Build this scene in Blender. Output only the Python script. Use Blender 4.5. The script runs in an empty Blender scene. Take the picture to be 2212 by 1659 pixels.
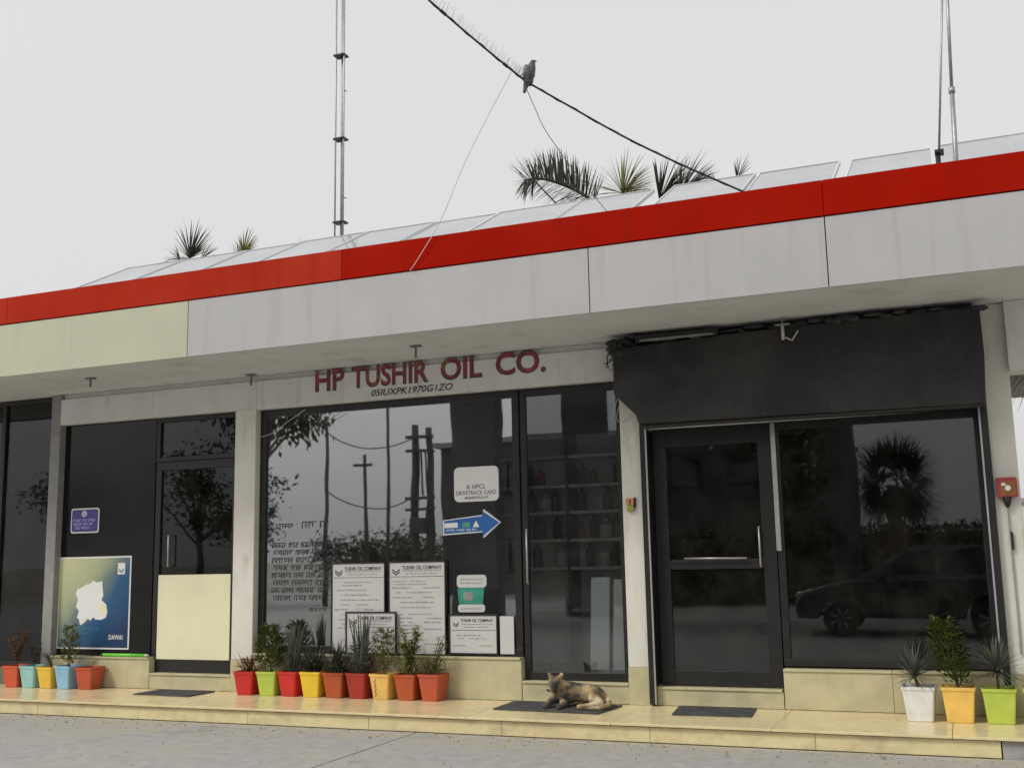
import bpy, math, random
from mathutils import Vector, Matrix
R = math.radians
random.seed(7)
scene = bpy.context.scene
col = scene.collection

# ------------------------------------------------------------------ camera
CAMH = 1.45
FPX, CX, CY = 2347.6, 1106.0, 829.5          # focal length and centre in a 2212 px wide picture
yaw, pitch, roll = R(22.239), R(9.005), R(-1.208)
_f = Vector((-math.sin(yaw)*math.cos(pitch), math.cos(yaw)*math.cos(pitch), math.sin(pitch)))
_r = Vector((math.cos(yaw), math.sin(yaw), 0)); _u = _r.cross(_f)
_r2 = math.cos(roll)*_r + math.sin(roll)*_u; _u2 = -math.sin(roll)*_r + math.cos(roll)*_u
cam_d = bpy.data.cameras.new('camera'); cam = bpy.data.objects.new('camera', cam_d); col.objects.link(cam)
cam_d.sensor_width = 36; cam_d.sensor_fit = 'HORIZONTAL'; cam_d.lens = 36*FPX/2212
cam_d.clip_start = 0.02; cam_d.clip_end = 2000
m = Matrix((_r2, _u2, -_f)).transposed().to_4x4(); m.translation = Vector((0, 0, CAMH)); cam.matrix_world = m
scene.camera = cam

# ------------------------------------------------------------------ sky, sun, exposure
SUN_EL, SUN_AZ = 47, 38                       # height above the horizon; degrees left of straight out from the shop front
sun_dir = Vector((-math.sin(R(SUN_AZ))*math.cos(R(SUN_EL)), -math.cos(R(SUN_AZ))*math.cos(R(SUN_EL)), math.sin(R(SUN_EL))))
w = bpy.data.worlds.new('World'); scene.world = w; w.use_nodes = True
nt = w.node_tree; nt.nodes.clear()
sky = nt.nodes.new('ShaderNodeTexSky'); sky.sky_type = 'NISHITA'; sky.sun_disc = False
sky.sun_elevation = R(SUN_EL); sky.sun_rotation = math.atan2(sun_dir.x, sun_dir.y)
sky.air_density = 2; sky.dust_density = 7; sky.ozone_density = 1
hs = nt.nodes.new('ShaderNodeHueSaturation'); hs.inputs['Saturation'].default_value = 0.25
mixw = nt.nodes.new('ShaderNodeMix'); mixw.data_type = 'RGBA'; mixw.inputs[0].default_value = 0.62
mixw.inputs[7].default_value = (10.1, 10.08, 10.04, 1)   # thick white haze
bg = nt.nodes.new('ShaderNodeBackground'); bg.inputs[1].default_value = 0.1
out = nt.nodes.new('ShaderNodeOutputWorld')
nt.links.new(sky.outputs[0], hs.inputs['Color']); nt.links.new(hs.outputs[0], mixw.inputs[6])
nt.links.new(mixw.outputs[2], bg.inputs[0]); nt.links.new(bg.outputs[0], out.inputs[0])
sl = bpy.data.lights.new('sun', 'SUN'); sl.energy = 1.5; sl.angle = R(14); sl.color = (1, 0.955, 0.88)
so = bpy.data.objects.new('sun', sl); col.objects.link(so); so.rotation_euler = sun_dir.to_track_quat('Z', 'Y').to_euler()
vs = scene.view_settings; vs.view_transform = 'Standard'; vs.look = 'None'; vs.exposure = 0; vs.gamma = 1; vs.use_curve_mapping = False
scene.render.engine = 'CYCLES'; scene.cycles.use_denoising = True
scene.cycles.max_bounces = 8; scene.cycles.transparent_max_bounces = 12

# ------------------------------------------------------------------ helpers
def P(x, y, Y):
    """point at depth Y seen at picture position x, y"""
    d = (x-CX)/FPX*_r2 - (y-CY)/FPX*_u2 + _f
    return Vector((0, 0, CAMH)) + d*(Y/d.y)
GLASS_Y = 9.61
def MIR(x, y, Y):
    """point in front of the shop whose mirror image in the glass shows at x, y"""
    p = P(x, y, 2*GLASS_Y-Y); return Vector((p.x, Y, p.z))

ORG = {}
def tag(o, label=None, cat=None, group=None, kind=None):
    if label: o['label'] = label
    if cat: o['category'] = cat
    if group: o['group'] = group
    if kind: o['kind'] = kind
    return o
def thing(name, label, cat, loc=(0, 0, 0), group=None):
    o = bpy.data.objects.new(name, None); col.objects.link(o); o.location = loc; o.empty_display_size = 0.1
    ORG[o.name] = Vector(loc); return tag(o, label, cat, group)

class MB:
    def __init__(s): s.v = []; s.f = []
    def add(s, vs, fs):
        n = len(s.v); s.v += [tuple(v) for v in vs]; s.f += [tuple(i+n for i in f) for f in fs]; return s
    def box(s, x0, x1, y0, y1, z0, z1):
        return s.add([(x0,y0,z0),(x1,y0,z0),(x1,y1,z0),(x0,y1,z0),(x0,y0,z1),(x1,y0,z1),(x1,y1,z1),(x0,y1,z1)],
              [(0,3,2,1),(4,5,6,7),(0,1,5,4),(1,2,6,5),(2,3,7,6),(3,0,4,7)])
    def obox(s, c, ax, ay, az, hx, hy, hz):
        c = Vector(c); vs = []
        for k in (-1, 1):
            for i, j in ((-1,-1),(1,-1),(1,1),(-1,1)): vs.append(c+ax*hx*i+ay*hy*j+az*hz*k)
        return s.add(vs, [(0,3,2,1),(4,5,6,7),(0,1,5,4),(1,2,6,5),(2,3,7,6),(3,0,4,7)])
    def prism(s, pts, axis, a, b):
        """polygon pts in the two other axes, extruded from a to b along axis (0,1,2)"""
        def mk(p, t):
            l = list(p); l.insert(axis, t); return tuple(l)
        n = len(pts); vs = [mk(p, a) for p in pts]+[mk(p, b) for p in pts]
        return s.add(vs, [tuple(range(n))[::-1], tuple(range(n, 2*n))]+[(i, (i+1)%n, n+(i+1)%n, n+i) for i in range(n)])
    def tube(s, pts, r, n=8, cap=True):
        pts = [Vector(p) for p in pts]; k = len(pts); rs = r if isinstance(r, (list, tuple)) else [r]*k
        vs = []; up0 = None
        for i, p in enumerate(pts):
            t = (pts[min(i+1, k-1)]-pts[max(i-1, 0)]).normalized()
            if up0 is None: up0 = t.orthogonal().normalized()
            u = (up0-t*up0.dot(t)); u = u.normalized() if u.length > 1e-6 else t.orthogonal().normalized(); up0 = u; w_ = t.cross(u)
            for j in range(n):
                a = 2*math.pi*j/n; vs.append(p+(u*math.cos(a)+w_*math.sin(a))*rs[i])
        fs = [(i*n+j, i*n+(j+1)%n, (i+1)*n+(j+1)%n, (i+1)*n+j) for i in range(k-1) for j in range(n)]
        if cap: fs += [tuple(range(n))[::-1], tuple(range((k-1)*n, k*n))]
        return s.add(vs, fs)
    def ball(s, c, rx, ry=None, rz=None, n=10, k=6):
        ry = ry or rx; rz = rz or rx; c = Vector(c); vs = []
        for i in range(1, k):
            b = math.pi*i/k-math.pi/2
            for j in range(n):
                a = 2*math.pi*j/n; vs.append(c+Vector((rx*math.cos(b)*math.cos(a), ry*math.cos(b)*math.sin(a), rz*math.sin(b))))
        vs += [c+Vector((0,0,-rz)), c+Vector((0,0,rz))]; B, T = len(vs)-2, len(vs)-1
        fs = [(i*n+j, i*n+(j+1)%n, (i+1)*n+(j+1)%n, (i+1)*n+j) for i in range(k-2) for j in range(n)]
        fs += [(B, (j+1)%n, j) for j in range(n)]+[(T, (k-2)*n+j, (k-2)*n+(j+1)%n) for j in range(n)]
        return s.add(vs, fs)
    def blade(s, base, d, length, width, droop=0.3, segs=4, wav=0.0):
        """a tapering leaf strip that bends down"""
        p = Vector(base); d = Vector(d).normalized(); side = d.cross(Vector((0,0,1)))
        side = side.normalized() if side.length > 1e-3 else Vector((1,0,0))
        vs = []; st = length/segs
        for i in range(segs+1):
            t = i/segs; ww = width*(0.55+0.9*t if t < 0.4 else 0.91*(1-(t-0.4)/0.6)**0.8)*0.5
            if i == segs: ww = width*0.03
            vs += [p-side*ww, p+side*ww]
            d = (d+Vector((random.uniform(-wav, wav), random.uniform(-wav, wav), -droop/segs*(0.4+1.2*t)))).normalized(); p = p+d*st
        return s.add(vs, [(2*i, 2*i+1, 2*i+3, 2*i+2) for i in range(segs)])
    def leaf(s, p, d, n, l, w_):
        d = Vector(d).normalized(); n = Vector(n); sd = d.cross(n); sd = sd.normalized() if sd.length > 1e-4 else d.orthogonal().normalized()
        p = Vector(p); nn = sd.cross(d)
        return s.add([p, p+d*l*0.45+sd*w_*0.5+nn*w_*0.15, p+d*l, p+d*l*0.45-sd*w_*0.5+nn*w_*0.15, p+d*l*0.5], [(0,1,4),(1,2,4),(0,4,3),(4,2,3)])
    def mesh(s, name, mat, o=Vector((0,0,0)), smooth=False):
        me = bpy.data.meshes.new(name); me.from_pydata([(a-o.x, b-o.y, c-o.z) for a, b, c in s.v], [], s.f)
        if mat: me.materials.append(mat)
        if smooth: me.polygons.foreach_set('use_smooth', [True]*len(me.polygons))
        me.update(); return me
    def build(s, name, mat, parent=None, smooth=False, bevel=0, origin=None):
        o0 = ORG[parent.name] if parent else Vector(origin or (0, 0, 0))
        ob = bpy.data.objects.new(name, s.mesh(name, mat, o0, smooth)); col.objects.link(ob)
        if parent: ob.parent = parent
        else: ob.location = o0
        ORG[ob.name] = o0
        if bevel:
            b = ob.modifiers.new('bevel', 'BEVEL'); b.width = bevel; b.segments = 2; b.limit_method = 'ANGLE'; b.angle_limit = R(40); b.harden_normals = False
        return ob
def box(name, mat, parent, x0, x1, y0, y1, z0, z1, bevel=0): return MB().box(x0, x1, y0, y1, z0, z1).build(name, mat, parent, bevel=bevel)

def text_shape(s, shear=0, bold=0.0, spacing=1.0):
    cu = bpy.data.curves.new('t', 'FONT'); cu.body = s; cu.shear = shear; cu.offset = bold; cu.resolution_u = 3; cu.space_character = spacing
    ob = bpy.data.objects.new('t', cu); col.objects.link(ob)
    dg = bpy.context.evaluated_depsgraph_get(); ev = ob.evaluated_get(dg); me = ev.to_mesh()
    vs = [tuple(v.co) for v in me.vertices]; fs = [tuple(p.vertices) for p in me.polygons]
    ev.to_mesh_clear(); bpy.data.objects.remove(ob); bpy.data.curves.remove(cu); return vs, fs
def put_text(mb, s, x0, x1, z0, z1, Y, **k):
    vs, fs = text_shape(s, **k)
    if not vs: return
    ax, bx = min(v[0] for v in vs), max(v[0] for v in vs); ay, by = min(v[1] for v in vs), max(v[1] for v in vs)
    mb.add([(x0+(v[0]-ax)/(bx-ax)*(x1-x0), Y, z0+(v[1]-ay)/max(by-ay, 1e-5)*(z1-z0)) for v in vs], fs)
def rect(mb, x0, x1, z0, z1, Y): mb.add([(x0,Y,z0),(x1,Y,z0),(x1,Y,z1),(x0,Y,z1)], [(0,1,2,3)])
def rrect(x0, x1, z0, z1, r, n=5):
    pts = []
    for cx, cz, a0 in ((x1-r, z0+r, -90), (x1-r, z1-r, 0), (x0+r, z1-r, 90), (x0+r, z0+r, 180)):
        for i in range(n+1):
            a = R(a0+90*i/n); pts.append((cx+r*math.cos(a), cz+r*math.sin(a)))
    return pts
def marks(mb, x0, x1, z0, z1, Y, rng, fill=0.85, bar=False):
    """a line of illegible print: small strokes, with a head bar per word when bar is set"""
    x = x0; hgt = z1-z0
    while x < x1:
        wl = min(rng.uniform(1.5, 5)*hgt, x1-x)
        if rng.random() < fill:
            if bar: rect(mb, x, x+wl, z1-hgt*0.16, z1, Y)
            xx = x
            while xx < x+wl-hgt*0.3:
                sw = hgt*rng.uniform(0.14, 0.24)
                rect(mb, xx, xx+sw, z0+hgt*rng.choice((0, 0, 0.25)), z1-hgt*(0.18 if bar else rng.choice((0, 0.2))), Y)
                if rng.random() < 0.7:
                    zz = z0+hgt*rng.uniform(0.1, 0.7); rect(mb, xx+sw, xx+sw+hgt*0.3, zz, zz+hgt*0.18, Y)
                xx += hgt*rng.uniform(0.42, 0.7)
        x += wl+hgt*0.6

def build_pieces(mb, name, m_, parent):
    """one object for each connected piece of the mesh"""
    par = list(range(len(mb.v)))
    def find(a):
        while par[a] != a: par[a] = par[par[a]]; a = par[a]
        return a
    for f in mb.f:
        for i in f[1:]: par[find(i)] = find(f[0])
    groups = {}
    for f in mb.f: groups.setdefault(find(f[0]), []).append(f)
    for fs in groups.values():
        ids = sorted({i for f in fs for i in f}); mp = {i: k for k, i in enumerate(ids)}
        MB().add([mb.v[i] for i in ids], [tuple(mp[i] for i in f) for f in fs]).build(name, m_, parent)

# ------------------------------------------------------------------ materials
MATS = {}
def nmat(name):
    ma = bpy.data.materials.new(name); ma.use_nodes = True; n = ma.node_tree; n.nodes.clear()
    o = n.nodes.new('ShaderNodeOutputMaterial'); b = n.nodes.new('ShaderNodeBsdfPrincipled'); n.links.new(b.outputs[0], o.inputs[0])
    MATS[name] = ma; return ma, n, b
def mat(name, c, rough=0.6, var=0.12, scale=6, metal=0, spec=0.5, bump=0.0, bscale=60, stain=None, sfac=0.35, sscale=2.0, sstretch=(1,1,1), rvar=0.0, coat=0.0, stain2=None, grain=0.0, band=None):
    """base colour with noise variation, optional larger stains, optional bump"""
    ma, n, b = nmat(name); L = n.links.new
    tc = n.nodes.new('ShaderNodeNewGeometry'); mp = n.nodes.new('ShaderNodeMapping'); L(tc.outputs['Position'], mp.inputs[0])
    nz = n.nodes.new('ShaderNodeTexNoise'); nz.inputs['Scale'].default_value = scale; nz.inputs['Detail'].default_value = 6; L(mp.outputs[0], nz.inputs[0])
    rp = n.nodes.new('ShaderNodeValToRGB'); e = rp.color_ramp.elements
    e[0].position = 0.3; e[1].position = 0.7
    e[0].color = tuple(max(0, x*(1-var)) for x in c)+(1,); e[1].color = tuple(min(1, x*(1+var)) for x in c)+(1,)
    L(nz.outputs[0], rp.inputs[0]); src = rp.outputs[0]
    if stain:
        mp2 = n.nodes.new('ShaderNodeMapping'); mp2.inputs['Scale'].default_value = sstretch; L(tc.outputs['Position'], mp2.inputs[0])
        n2 = n.nodes.new('ShaderNodeTexNoise'); n2.inputs['Scale'].default_value = sscale; n2.inputs['Detail'].default_value = 8; n2.inputs['Roughness'].default_value = 0.65
        L(mp2.outputs[0], n2.inputs[0])
        r2 = n.nodes.new('ShaderNodeMapRange'); r2.inputs[1].default_value = 0.45; r2.inputs[2].default_value = 0.75; r2.inputs[3].default_value = 0; r2.inputs[4].default_value = sfac
        L(n2.outputs[0], r2.inputs[0])
        mx = n.nodes.new('ShaderNodeMix'); mx.data_type = 'RGBA'; L(r2.outputs[0], mx.inputs[0]); L(src, mx.inputs[6]); mx.inputs[7].default_value = tuple(stain)+(1,)
        src = mx.outputs[2]
    if stain2:
        c2, f2, sc2, lo2, hi2, st2 = stain2
        mp3 = n.nodes.new('ShaderNodeMapping'); mp3.inputs['Scale'].default_value = st2; mp3.inputs['Location'].default_value = (3.7, 1.3, 8.1); L(tc.outputs['Position'], mp3.inputs[0])
        n4 = n.nodes.new('ShaderNodeTexNoise'); n4.inputs['Scale'].default_value = sc2; n4.inputs['Detail'].default_value = 9; n4.inputs['Roughness'].default_value = 0.6; L(mp3.outputs[0], n4.inputs[0])
        r4 = n.nodes.new('ShaderNodeMapRange'); r4.inputs[1].default_value = lo2; r4.inputs[2].default_value = hi2; r4.inputs[3].default_value = 0; r4.inputs[4].default_value = f2; L(n4.outputs[0], r4.inputs[0])
        m4 = n.nodes.new('ShaderNodeMix'); m4.data_type = 'RGBA'; L(r4.outputs[0], m4.inputs[0]); L(src, m4.inputs[6]); m4.inputs[7].default_value = tuple(c2)+(1,); src = m4.outputs[2]
    if band:
        cb_, y0b, y1b, fb = band            # dust that has settled along a line, ragged by noise
        sx = n.nodes.new('ShaderNodeSeparateXYZ'); L(tc.outputs['Position'], sx.inputs[0])
        r5 = n.nodes.new('ShaderNodeMapRange'); r5.inputs[1].default_value = y0b; r5.inputs[2].default_value = y1b; L(sx.outputs[1], r5.inputs[0])
        n5 = n.nodes.new('ShaderNodeTexNoise'); n5.inputs['Scale'].default_value = 5; n5.inputs['Detail'].default_value = 8; L(tc.outputs['Position'], n5.inputs[0])
        r6 = n.nodes.new('ShaderNodeMapRange'); r6.inputs[1].default_value = 0.38; r6.inputs[2].default_value = 0.62; r6.inputs[4].default_value = fb; L(n5.outputs[0], r6.inputs[0])
        mu = n.nodes.new('ShaderNodeMath'); mu.operation = 'MULTIPLY'; L(r5.outputs[0], mu.inputs[0]); L(r6.outputs[0], mu.inputs[1])
        m5 = n.nodes.new('ShaderNodeMix'); m5.data_type = 'RGBA'; L(mu.outputs[0], m5.inputs[0]); L(src, m5.inputs[6]); m5.inputs[7].default_value = tuple(cb_)+(1,); src = m5.outputs[2]
    if grain:
        n6 = n.nodes.new('ShaderNodeTexNoise'); n6.inputs['Scale'].default_value = 110; n6.inputs['Detail'].default_value = 3; L(tc.outputs['Position'], n6.inputs[0])
        r7 = n.nodes.new('ShaderNodeMapRange'); r7.inputs[1].default_value = 0.25; r7.inputs[2].default_value = 0.75; r7.inputs[3].default_value = 1-grain; r7.inputs[4].default_value = 1+grain; L(n6.outputs[0], r7.inputs[0])
        m6 = n.nodes.new('ShaderNodeMix'); m6.data_type = 'RGBA'; m6.blend_type = 'MULTIPLY'; m6.inputs[0].default_value = 1; L(src, m6.inputs[6]); L(r7.outputs[0], m6.inputs[7]); src = m6.outputs[2]
    L(src, b.inputs['Base Color'])
    b.inputs['Roughness'].default_value = rough; b.inputs['Metallic'].default_value = metal; b.inputs['Specular IOR Level'].default_value = spec
    b.inputs['Coat Weight'].default_value = coat
    if rvar:
        r3 = n.nodes.new('ShaderNodeMapRange'); r3.inputs[3].default_value = max(0, rough-rvar); r3.inputs[4].default_value = min(1, rough+rvar)
        n3 = n.nodes.new('ShaderNodeTexNoise'); n3.inputs['Scale'].default_value = 3.1; n3.inputs['Detail'].default_value = 7; L(tc.outputs['Position'], n3.inputs[0]); L(n3.outputs[0], r3.inputs[0]); L(r3.outputs[0], b.inputs['Roughness'])
    if bump:
        nb = n.nodes.new('ShaderNodeTexNoise'); nb.inputs['Scale'].default_value = bscale; nb.inputs['Detail'].default_value = 4; L(tc.outputs['Position'], nb.inputs[0])
        bp = n.nodes.new('ShaderNodeBump'); bp.inputs['Strength'].default_value = bump; bp.inputs['Distance'].default_value = 0.01; L(nb.outputs[0], bp.inputs['Height']); L(bp.outputs[0], b.inputs['Normal'])
    return ma
def glass(name, refl, tint, wave=0.016, dust=0.05):
    """tinted, mirror-coated window glass"""
    ma = bpy.data.materials.new(name); ma.use_nodes = True; n = ma.node_tree; n.nodes.clear(); L = n.links.new
    o = n.nodes.new('ShaderNodeOutputMaterial'); mx = n.nodes.new('ShaderNodeMixShader'); L(mx.outputs[0], o.inputs[0])
    tr = n.nodes.new('ShaderNodeBsdfTransparent'); tr.inputs[0].default_value = (tint*0.97, tint, tint, 1)
    gl = n.nodes.new('ShaderNodeBsdfGlossy'); gl.inputs['Roughness'].default_value = 0.015; gl.inputs[0].default_value = (0.95, 0.98, 1, 1)
    fr = n.nodes.new('ShaderNodeFresnel'); fr.inputs[0].default_value = 1.5
    ad = n.nodes.new('ShaderNodeMath'); ad.operation = 'MULTIPLY_ADD'; ad.inputs[1].default_value = 0.8; ad.inputs[2].default_value = refl; ad.use_clamp = True
    L(fr.outputs[0], ad.inputs[0]); L(ad.outputs[0], mx.inputs[0]); L(tr.outputs[0], mx.inputs[1]); L(gl.outputs[0], mx.inputs[2])
    df = n.nodes.new('ShaderNodeBsdfDiffuse'); df.inputs[0].default_value = (0.42,0.40,0.36,1); g2 = n.nodes.new('ShaderNodeNewGeometry')
    nd = n.nodes.new('ShaderNodeTexNoise'); nd.inputs['Scale'].default_value = 3.2; nd.inputs['Detail'].default_value = 9; nd.inputs['Roughness'].default_value = 0.7; L(g2.outputs['Position'], nd.inputs[0])
    rd_ = n.nodes.new('ShaderNodeMapRange'); rd_.inputs[1].default_value = 0.4; rd_.inputs[2].default_value = 0.75; rd_.inputs[3].default_value = 0.004; rd_.inputs[4].default_value = dust; L(nd.outputs[0], rd_.inputs[0])
    m2 = n.nodes.new('ShaderNodeMixShader'); L(rd_.outputs[0], m2.inputs[0]); L(mx.outputs[0], m2.inputs[1]); L(df.outputs[0], m2.inputs[2]); L(m2.outputs[0], o.inputs[0])
    tc = n.nodes.new('ShaderNodeNewGeometry'); nb = n.nodes.new('ShaderNodeTexNoise'); nb.inputs['Scale'].default_value = 1.7; nb.inputs['Detail'].default_value = 1
    L(tc.outputs['Position'], nb.inputs[0]); bp = n.nodes.new('ShaderNodeBump'); bp.inputs['Strength'].default_value = wave; bp.inputs['Distance'].default_value = 0.05
    L(nb.outputs[0], bp.inputs['Height']); L(bp.outputs[0], gl.inputs['Normal'])
    MATS[name] = ma; return ma
def leafmat(name, c, var=0.35, scale=25):
    ma, n, b = nmat(name); L = n.links.new
    g = n.nodes.new('ShaderNodeNewGeometry'); rp = n.nodes.new('ShaderNodeValToRGB'); e = rp.color_ramp.elements
    nz = n.nodes.new('ShaderNodeTexNoise'); nz.inputs['Scale'].default_value = scale; L(g.outputs['Position'], nz.inputs[0])
    ad = n.nodes.new('ShaderNodeMath'); ad.operation = 'ADD'; L(g.outputs['Random Per Island'], ad.inputs[0]); L(nz.outputs[0], ad.inputs[1])
    dv = n.nodes.new('ShaderNodeMath'); dv.operation = 'MULTIPLY'; dv.inputs[1].default_value = 0.5; L(ad.outputs[0], dv.inputs[0])
    e[0].position = 0.15; e[1].position = 0.85
    e[0].color = tuple(x*(1-var) for x in c)+(1,); e[1].color = (c[0]*(1+1.3*var), c[1]*(1+var), c[2]*(1+0.5*var), 1)
    L(dv.outputs[0], rp.inputs[0]); L(rp.outputs[0], b.inputs['Base Color']); b.inputs['Roughness'].default_value = 0.45
    b.inputs['Subsurface Weight'].default_value = 0.0
    tl = n.nodes.new('ShaderNodeBsdfTranslucent'); L(rp.outputs[0], tl.inputs[0]); ms = n.nodes.new('ShaderNodeMixShader'); ms.inputs[0].default_value = 0.3
    o = [x for x in n.nodes if x.type == 'OUTPUT_MATERIAL'][0]; L(b.outputs[0], ms.inputs[1]); L(tl.outputs[0], ms.inputs[2]); L(ms.outputs[0], o.inputs[0])
    return ma

M_conc = mat('forecourt_concrete', (0.35,0.35,0.345), 0.85, 0.13, 9, bump=0.3, bscale=140, stain=(0.43,0.39,0.28), sfac=0.5, sscale=0.9, stain2=((0.15,0.145,0.135), 0.5, 1.7, 0.58, 0.72, (1,1,1)), grain=0.16, band=((0.42,0.37,0.24), 7.7, 8.5, 0.75))
M_lalu = mat('pale_aluminium', (0.60,0.61,0.62), 0.4, 0.06, 12, metal=0.0)
M_gpaint = mat('grey_paint', (0.26,0.26,0.25), 0.7, 0.08, 8, stain=(0.38,0.37,0.35), sfac=0.5, sscale=4)
M_dirt = mat('ground_dirt', (0.32,0.30,0.26), 0.95, 0.15, 2, bump=0.2, bscale=40)
M_tile = mat('cream_tile', (0.73,0.62,0.36), 0.24, 0.06, 14, stain=(0.74,0.53,0.37), sfac=0.7, sscale=0.5, rvar=0.14, bump=0.03, bscale=30, stain2=((0.40,0.33,0.22), 0.5, 4.5, 0.52, 0.75, (1,1,1)), grain=0.08)
M_tile2 = mat('cream_riser_tile', (0.72,0.63,0.36), 0.35, 0.07, 11, stain=(0.76,0.53,0.36), sfac=0.7, sscale=0.5, rvar=0.1, stain2=((0.36,0.30,0.20), 0.6, 3.5, 0.5, 0.75, (1,1,1.6)), grain=0.08)
M_sill = mat('sill_tile', (0.50,0.47,0.29), 0.4, 0.12, 7, stain=(0.62,0.50,0.36), sfac=0.6, sscale=6, rvar=0.1)
M_grout = mat('grout', (0.16,0.14,0.11), 0.95, 0.2, 30)
M_cement = mat('grey_cement', (0.33,0.32,0.30), 0.9, 0.15, 9, bump=0.2)
M_acp = mat('white_panel', (0.44,0.44,0.445), 0.36, 0.02, 2.5, stain=(0.35,0.35,0.35), sfac=0.6, sscale=0.8, sstretch=(1.2,1,0.6), rvar=0.08, stain2=((0.33,0.31,0.27), 0.6, 2.2, 0.54, 0.78, (3.2,1,0.18)), grain=0.03, bump=0.12, bscale=1.6)
M_acp2 = mat('cream_white_panel', (0.50,0.505,0.37), 0.36, 0.02, 2.5, stain=(0.43,0.43,0.32), sfac=0.5, sscale=0.8, rvar=0.08, stain2=((0.35,0.32,0.25), 0.5, 2.2, 0.54, 0.78, (3.2,1,0.18)), grain=0.03, bump=0.12, bscale=1.6)
M_red = mat('red_panel', (0.335,0.007,0.001), 0.55, 0.08, 1.3, spec=0.03, stain=(0.40,0.022,0.009), sfac=0.6, sscale=0.6, rvar=0.08, stain2=((0.20,0.012,0.008), 0.55, 2.0, 0.52, 0.78, (3,1,0.25)), grain=0.04, bump=0.1, bscale=1.8)
M_red2 = mat('lighter_red_panel', (0.41,0.024,0.008), 0.55, 0.08, 1.3, spec=0.05, stain=(0.48,0.06,0.03), sfac=0.6, sscale=0.6, rvar=0.08, stain2=((0.26,0.02,0.012), 0.5, 2.0, 0.52, 0.78, (3,1,0.25)), grain=0.04, bump=0.1, bscale=1.8)  # slightly lighter red, used for the left part of the band
M_joint = mat('joint_black', (0.03,0.03,0.03), 0.9, 0.1)
M_soff = mat('soffit_paint', (0.68,0.685,0.69), 0.8, 0.05, 3, stain=(0.54,0.54,0.54), sfac=0.5, sscale=1.6, bump=0.05, bscale=30, stain2=((0.36,0.35,0.33), 0.5, 2.6, 0.56, 0.75, (1,1,1)), grain=0.05)
M_wall = mat('wall_paint', (0.70,0.70,0.69), 0.75, 0.04, 4, stain=(0.54,0.53,0.51), sfac=0.5, sscale=2.4, sstretch=(1.5,1.5,0.5), bump=0.1, bscale=45, stain2=((0.34,0.32,0.28), 0.5, 3.2, 0.55, 0.76, (2.2,2.2,0.4)), grain=0.05)
M_pill = mat('pillar_paint', (0.70,0.69,0.63), 0.6, 0.04, 5, stain=(0.58,0.55,0.43), sfac=0.5, sscale=3.5, sstretch=(1.4,1.4,0.6), bump=0.1, bscale=40, stain2=((0.30,0.27,0.21), 0.5, 4.0, 0.57, 0.78, (2.5,2.5,0.5)), grain=0.05)
M_frame = mat('dark_aluminium', (0.025,0.025,0.026), 0.38, 0.2, 12, metal=0.3)
M_alu = mat('bare_aluminium', (0.5,0.5,0.5), 0.4, 0.1, 20, metal=0.7)
M_black = mat('black_sheet', (0.009,0.009,0.0095), 0.6, 0.3, 3, stain=(0.045,0.042,0.038), sfac=0.8, sscale=1.4, bump=0.5, bscale=3.5, stain2=((0.06,0.056,0.05), 0.35, 3.0, 0.56, 0.75, (2,1,0.4)), grain=0.15)
M_tarp = mat('black_tarpaulin', (0.02,0.02,0.021), 0.5, 0.3, 6, stain=(0.06,0.056,0.05), sfac=0.5, sscale=6)
M_dark = mat('dark_cladding', (0.010,0.010,0.011), 0.12, 0.2, 4, spec=0.28, rvar=0.05)
M_kick = mat('cream_door_panel', (0.78,0.77,0.53), 0.35, 0.03, 4, stain=(0.65,0.60,0.44), sfac=0.4, sscale=3, rvar=0.08)
M_inw = mat('interior_wall', (0.62,0.61,0.58), 0.9, 0.06)
M_inf = mat('interior_floor', (0.22,0.21,0.20), 0.5, 0.1)
M_wood = mat('shelf_board', (0.62,0.60,0.56), 0.6, 0.1)
G_mid = glass('reflective_glass', 0.245, 0.6)
G_right = glass('dark_glass', 0.045, 0.22)
G_left = glass('smoked_glass', 0.004, 0.18)
G_door = glass('clear_glass', 0.04, 0.85)
M_white = mat('white_print', (0.80,0.80,0.79), 0.45, 0.015, 5)
M_paper = mat('paper', (0.56,0.56,0.55), 0.6, 0.05, 5, stain=(0.5,0.5,0.48), sfac=0.3, sscale=5)
M_ink = mat('ink', (0.03,0.03,0.035), 0.6, 0.1)
M_ink2 = mat('grey_ink', (0.16,0.16,0.17), 0.6, 0.1)
M_paintred = mat('sign_red', (0.30,0.022,0.05), 0.55, 0.5, 13, stain=(0.08,0.065,0.068), sfac=0.9, sscale=7, stain2=((0.30,0.12,0.02), 0.9, 5.5, 0.58, 0.64, (1,1,1)))
M_paintdark = mat('sign_dark', (0.075,0.062,0.065), 0.6, 0.25, 9)
M_wire = mat('black_cable', (0.015,0.015,0.015), 0.6, 0.2)
M_box = mat('amber_case', (0.55,0.24,0.10), 0.4, 0.15, 30)
M_wireg = mat('grey_wire', (0.20,0.20,0.20), 0.6, 0.2)
M_wirew = mat('pale_wire', (0.55,0.53,0.5), 0.6, 0.1)
M_spike = mat('pale_plastic', (0.62,0.62,0.62), 0.4, 0.05)
M_steel = mat('galvanised_steel', (0.36,0.37,0.38), 0.45, 0.15, 20, metal=0.6)
M_solar = mat('solar_glass', (0.26,0.28,0.31), 0.25, 0.06, 3, spec=0.8, coat=0.7, stain=(0.55,0.54,0.5), sfac=0.6, sscale=1.2)
M_soil = mat('soil', (0.07,0.05,0.035), 0.95, 0.3, 40)
M_mat = mat('rubber_mat', (0.055,0.055,0.056), 0.85, 0.25, 40, bump=0.6, bscale=220, stain=(0.16,0.15,0.14), sfac=0.5, sscale=9)
M_bark = mat('palm_trunk', (0.16,0.12,0.085), 0.9, 0.3, 20, bump=0.5, bscale=25)
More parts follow.
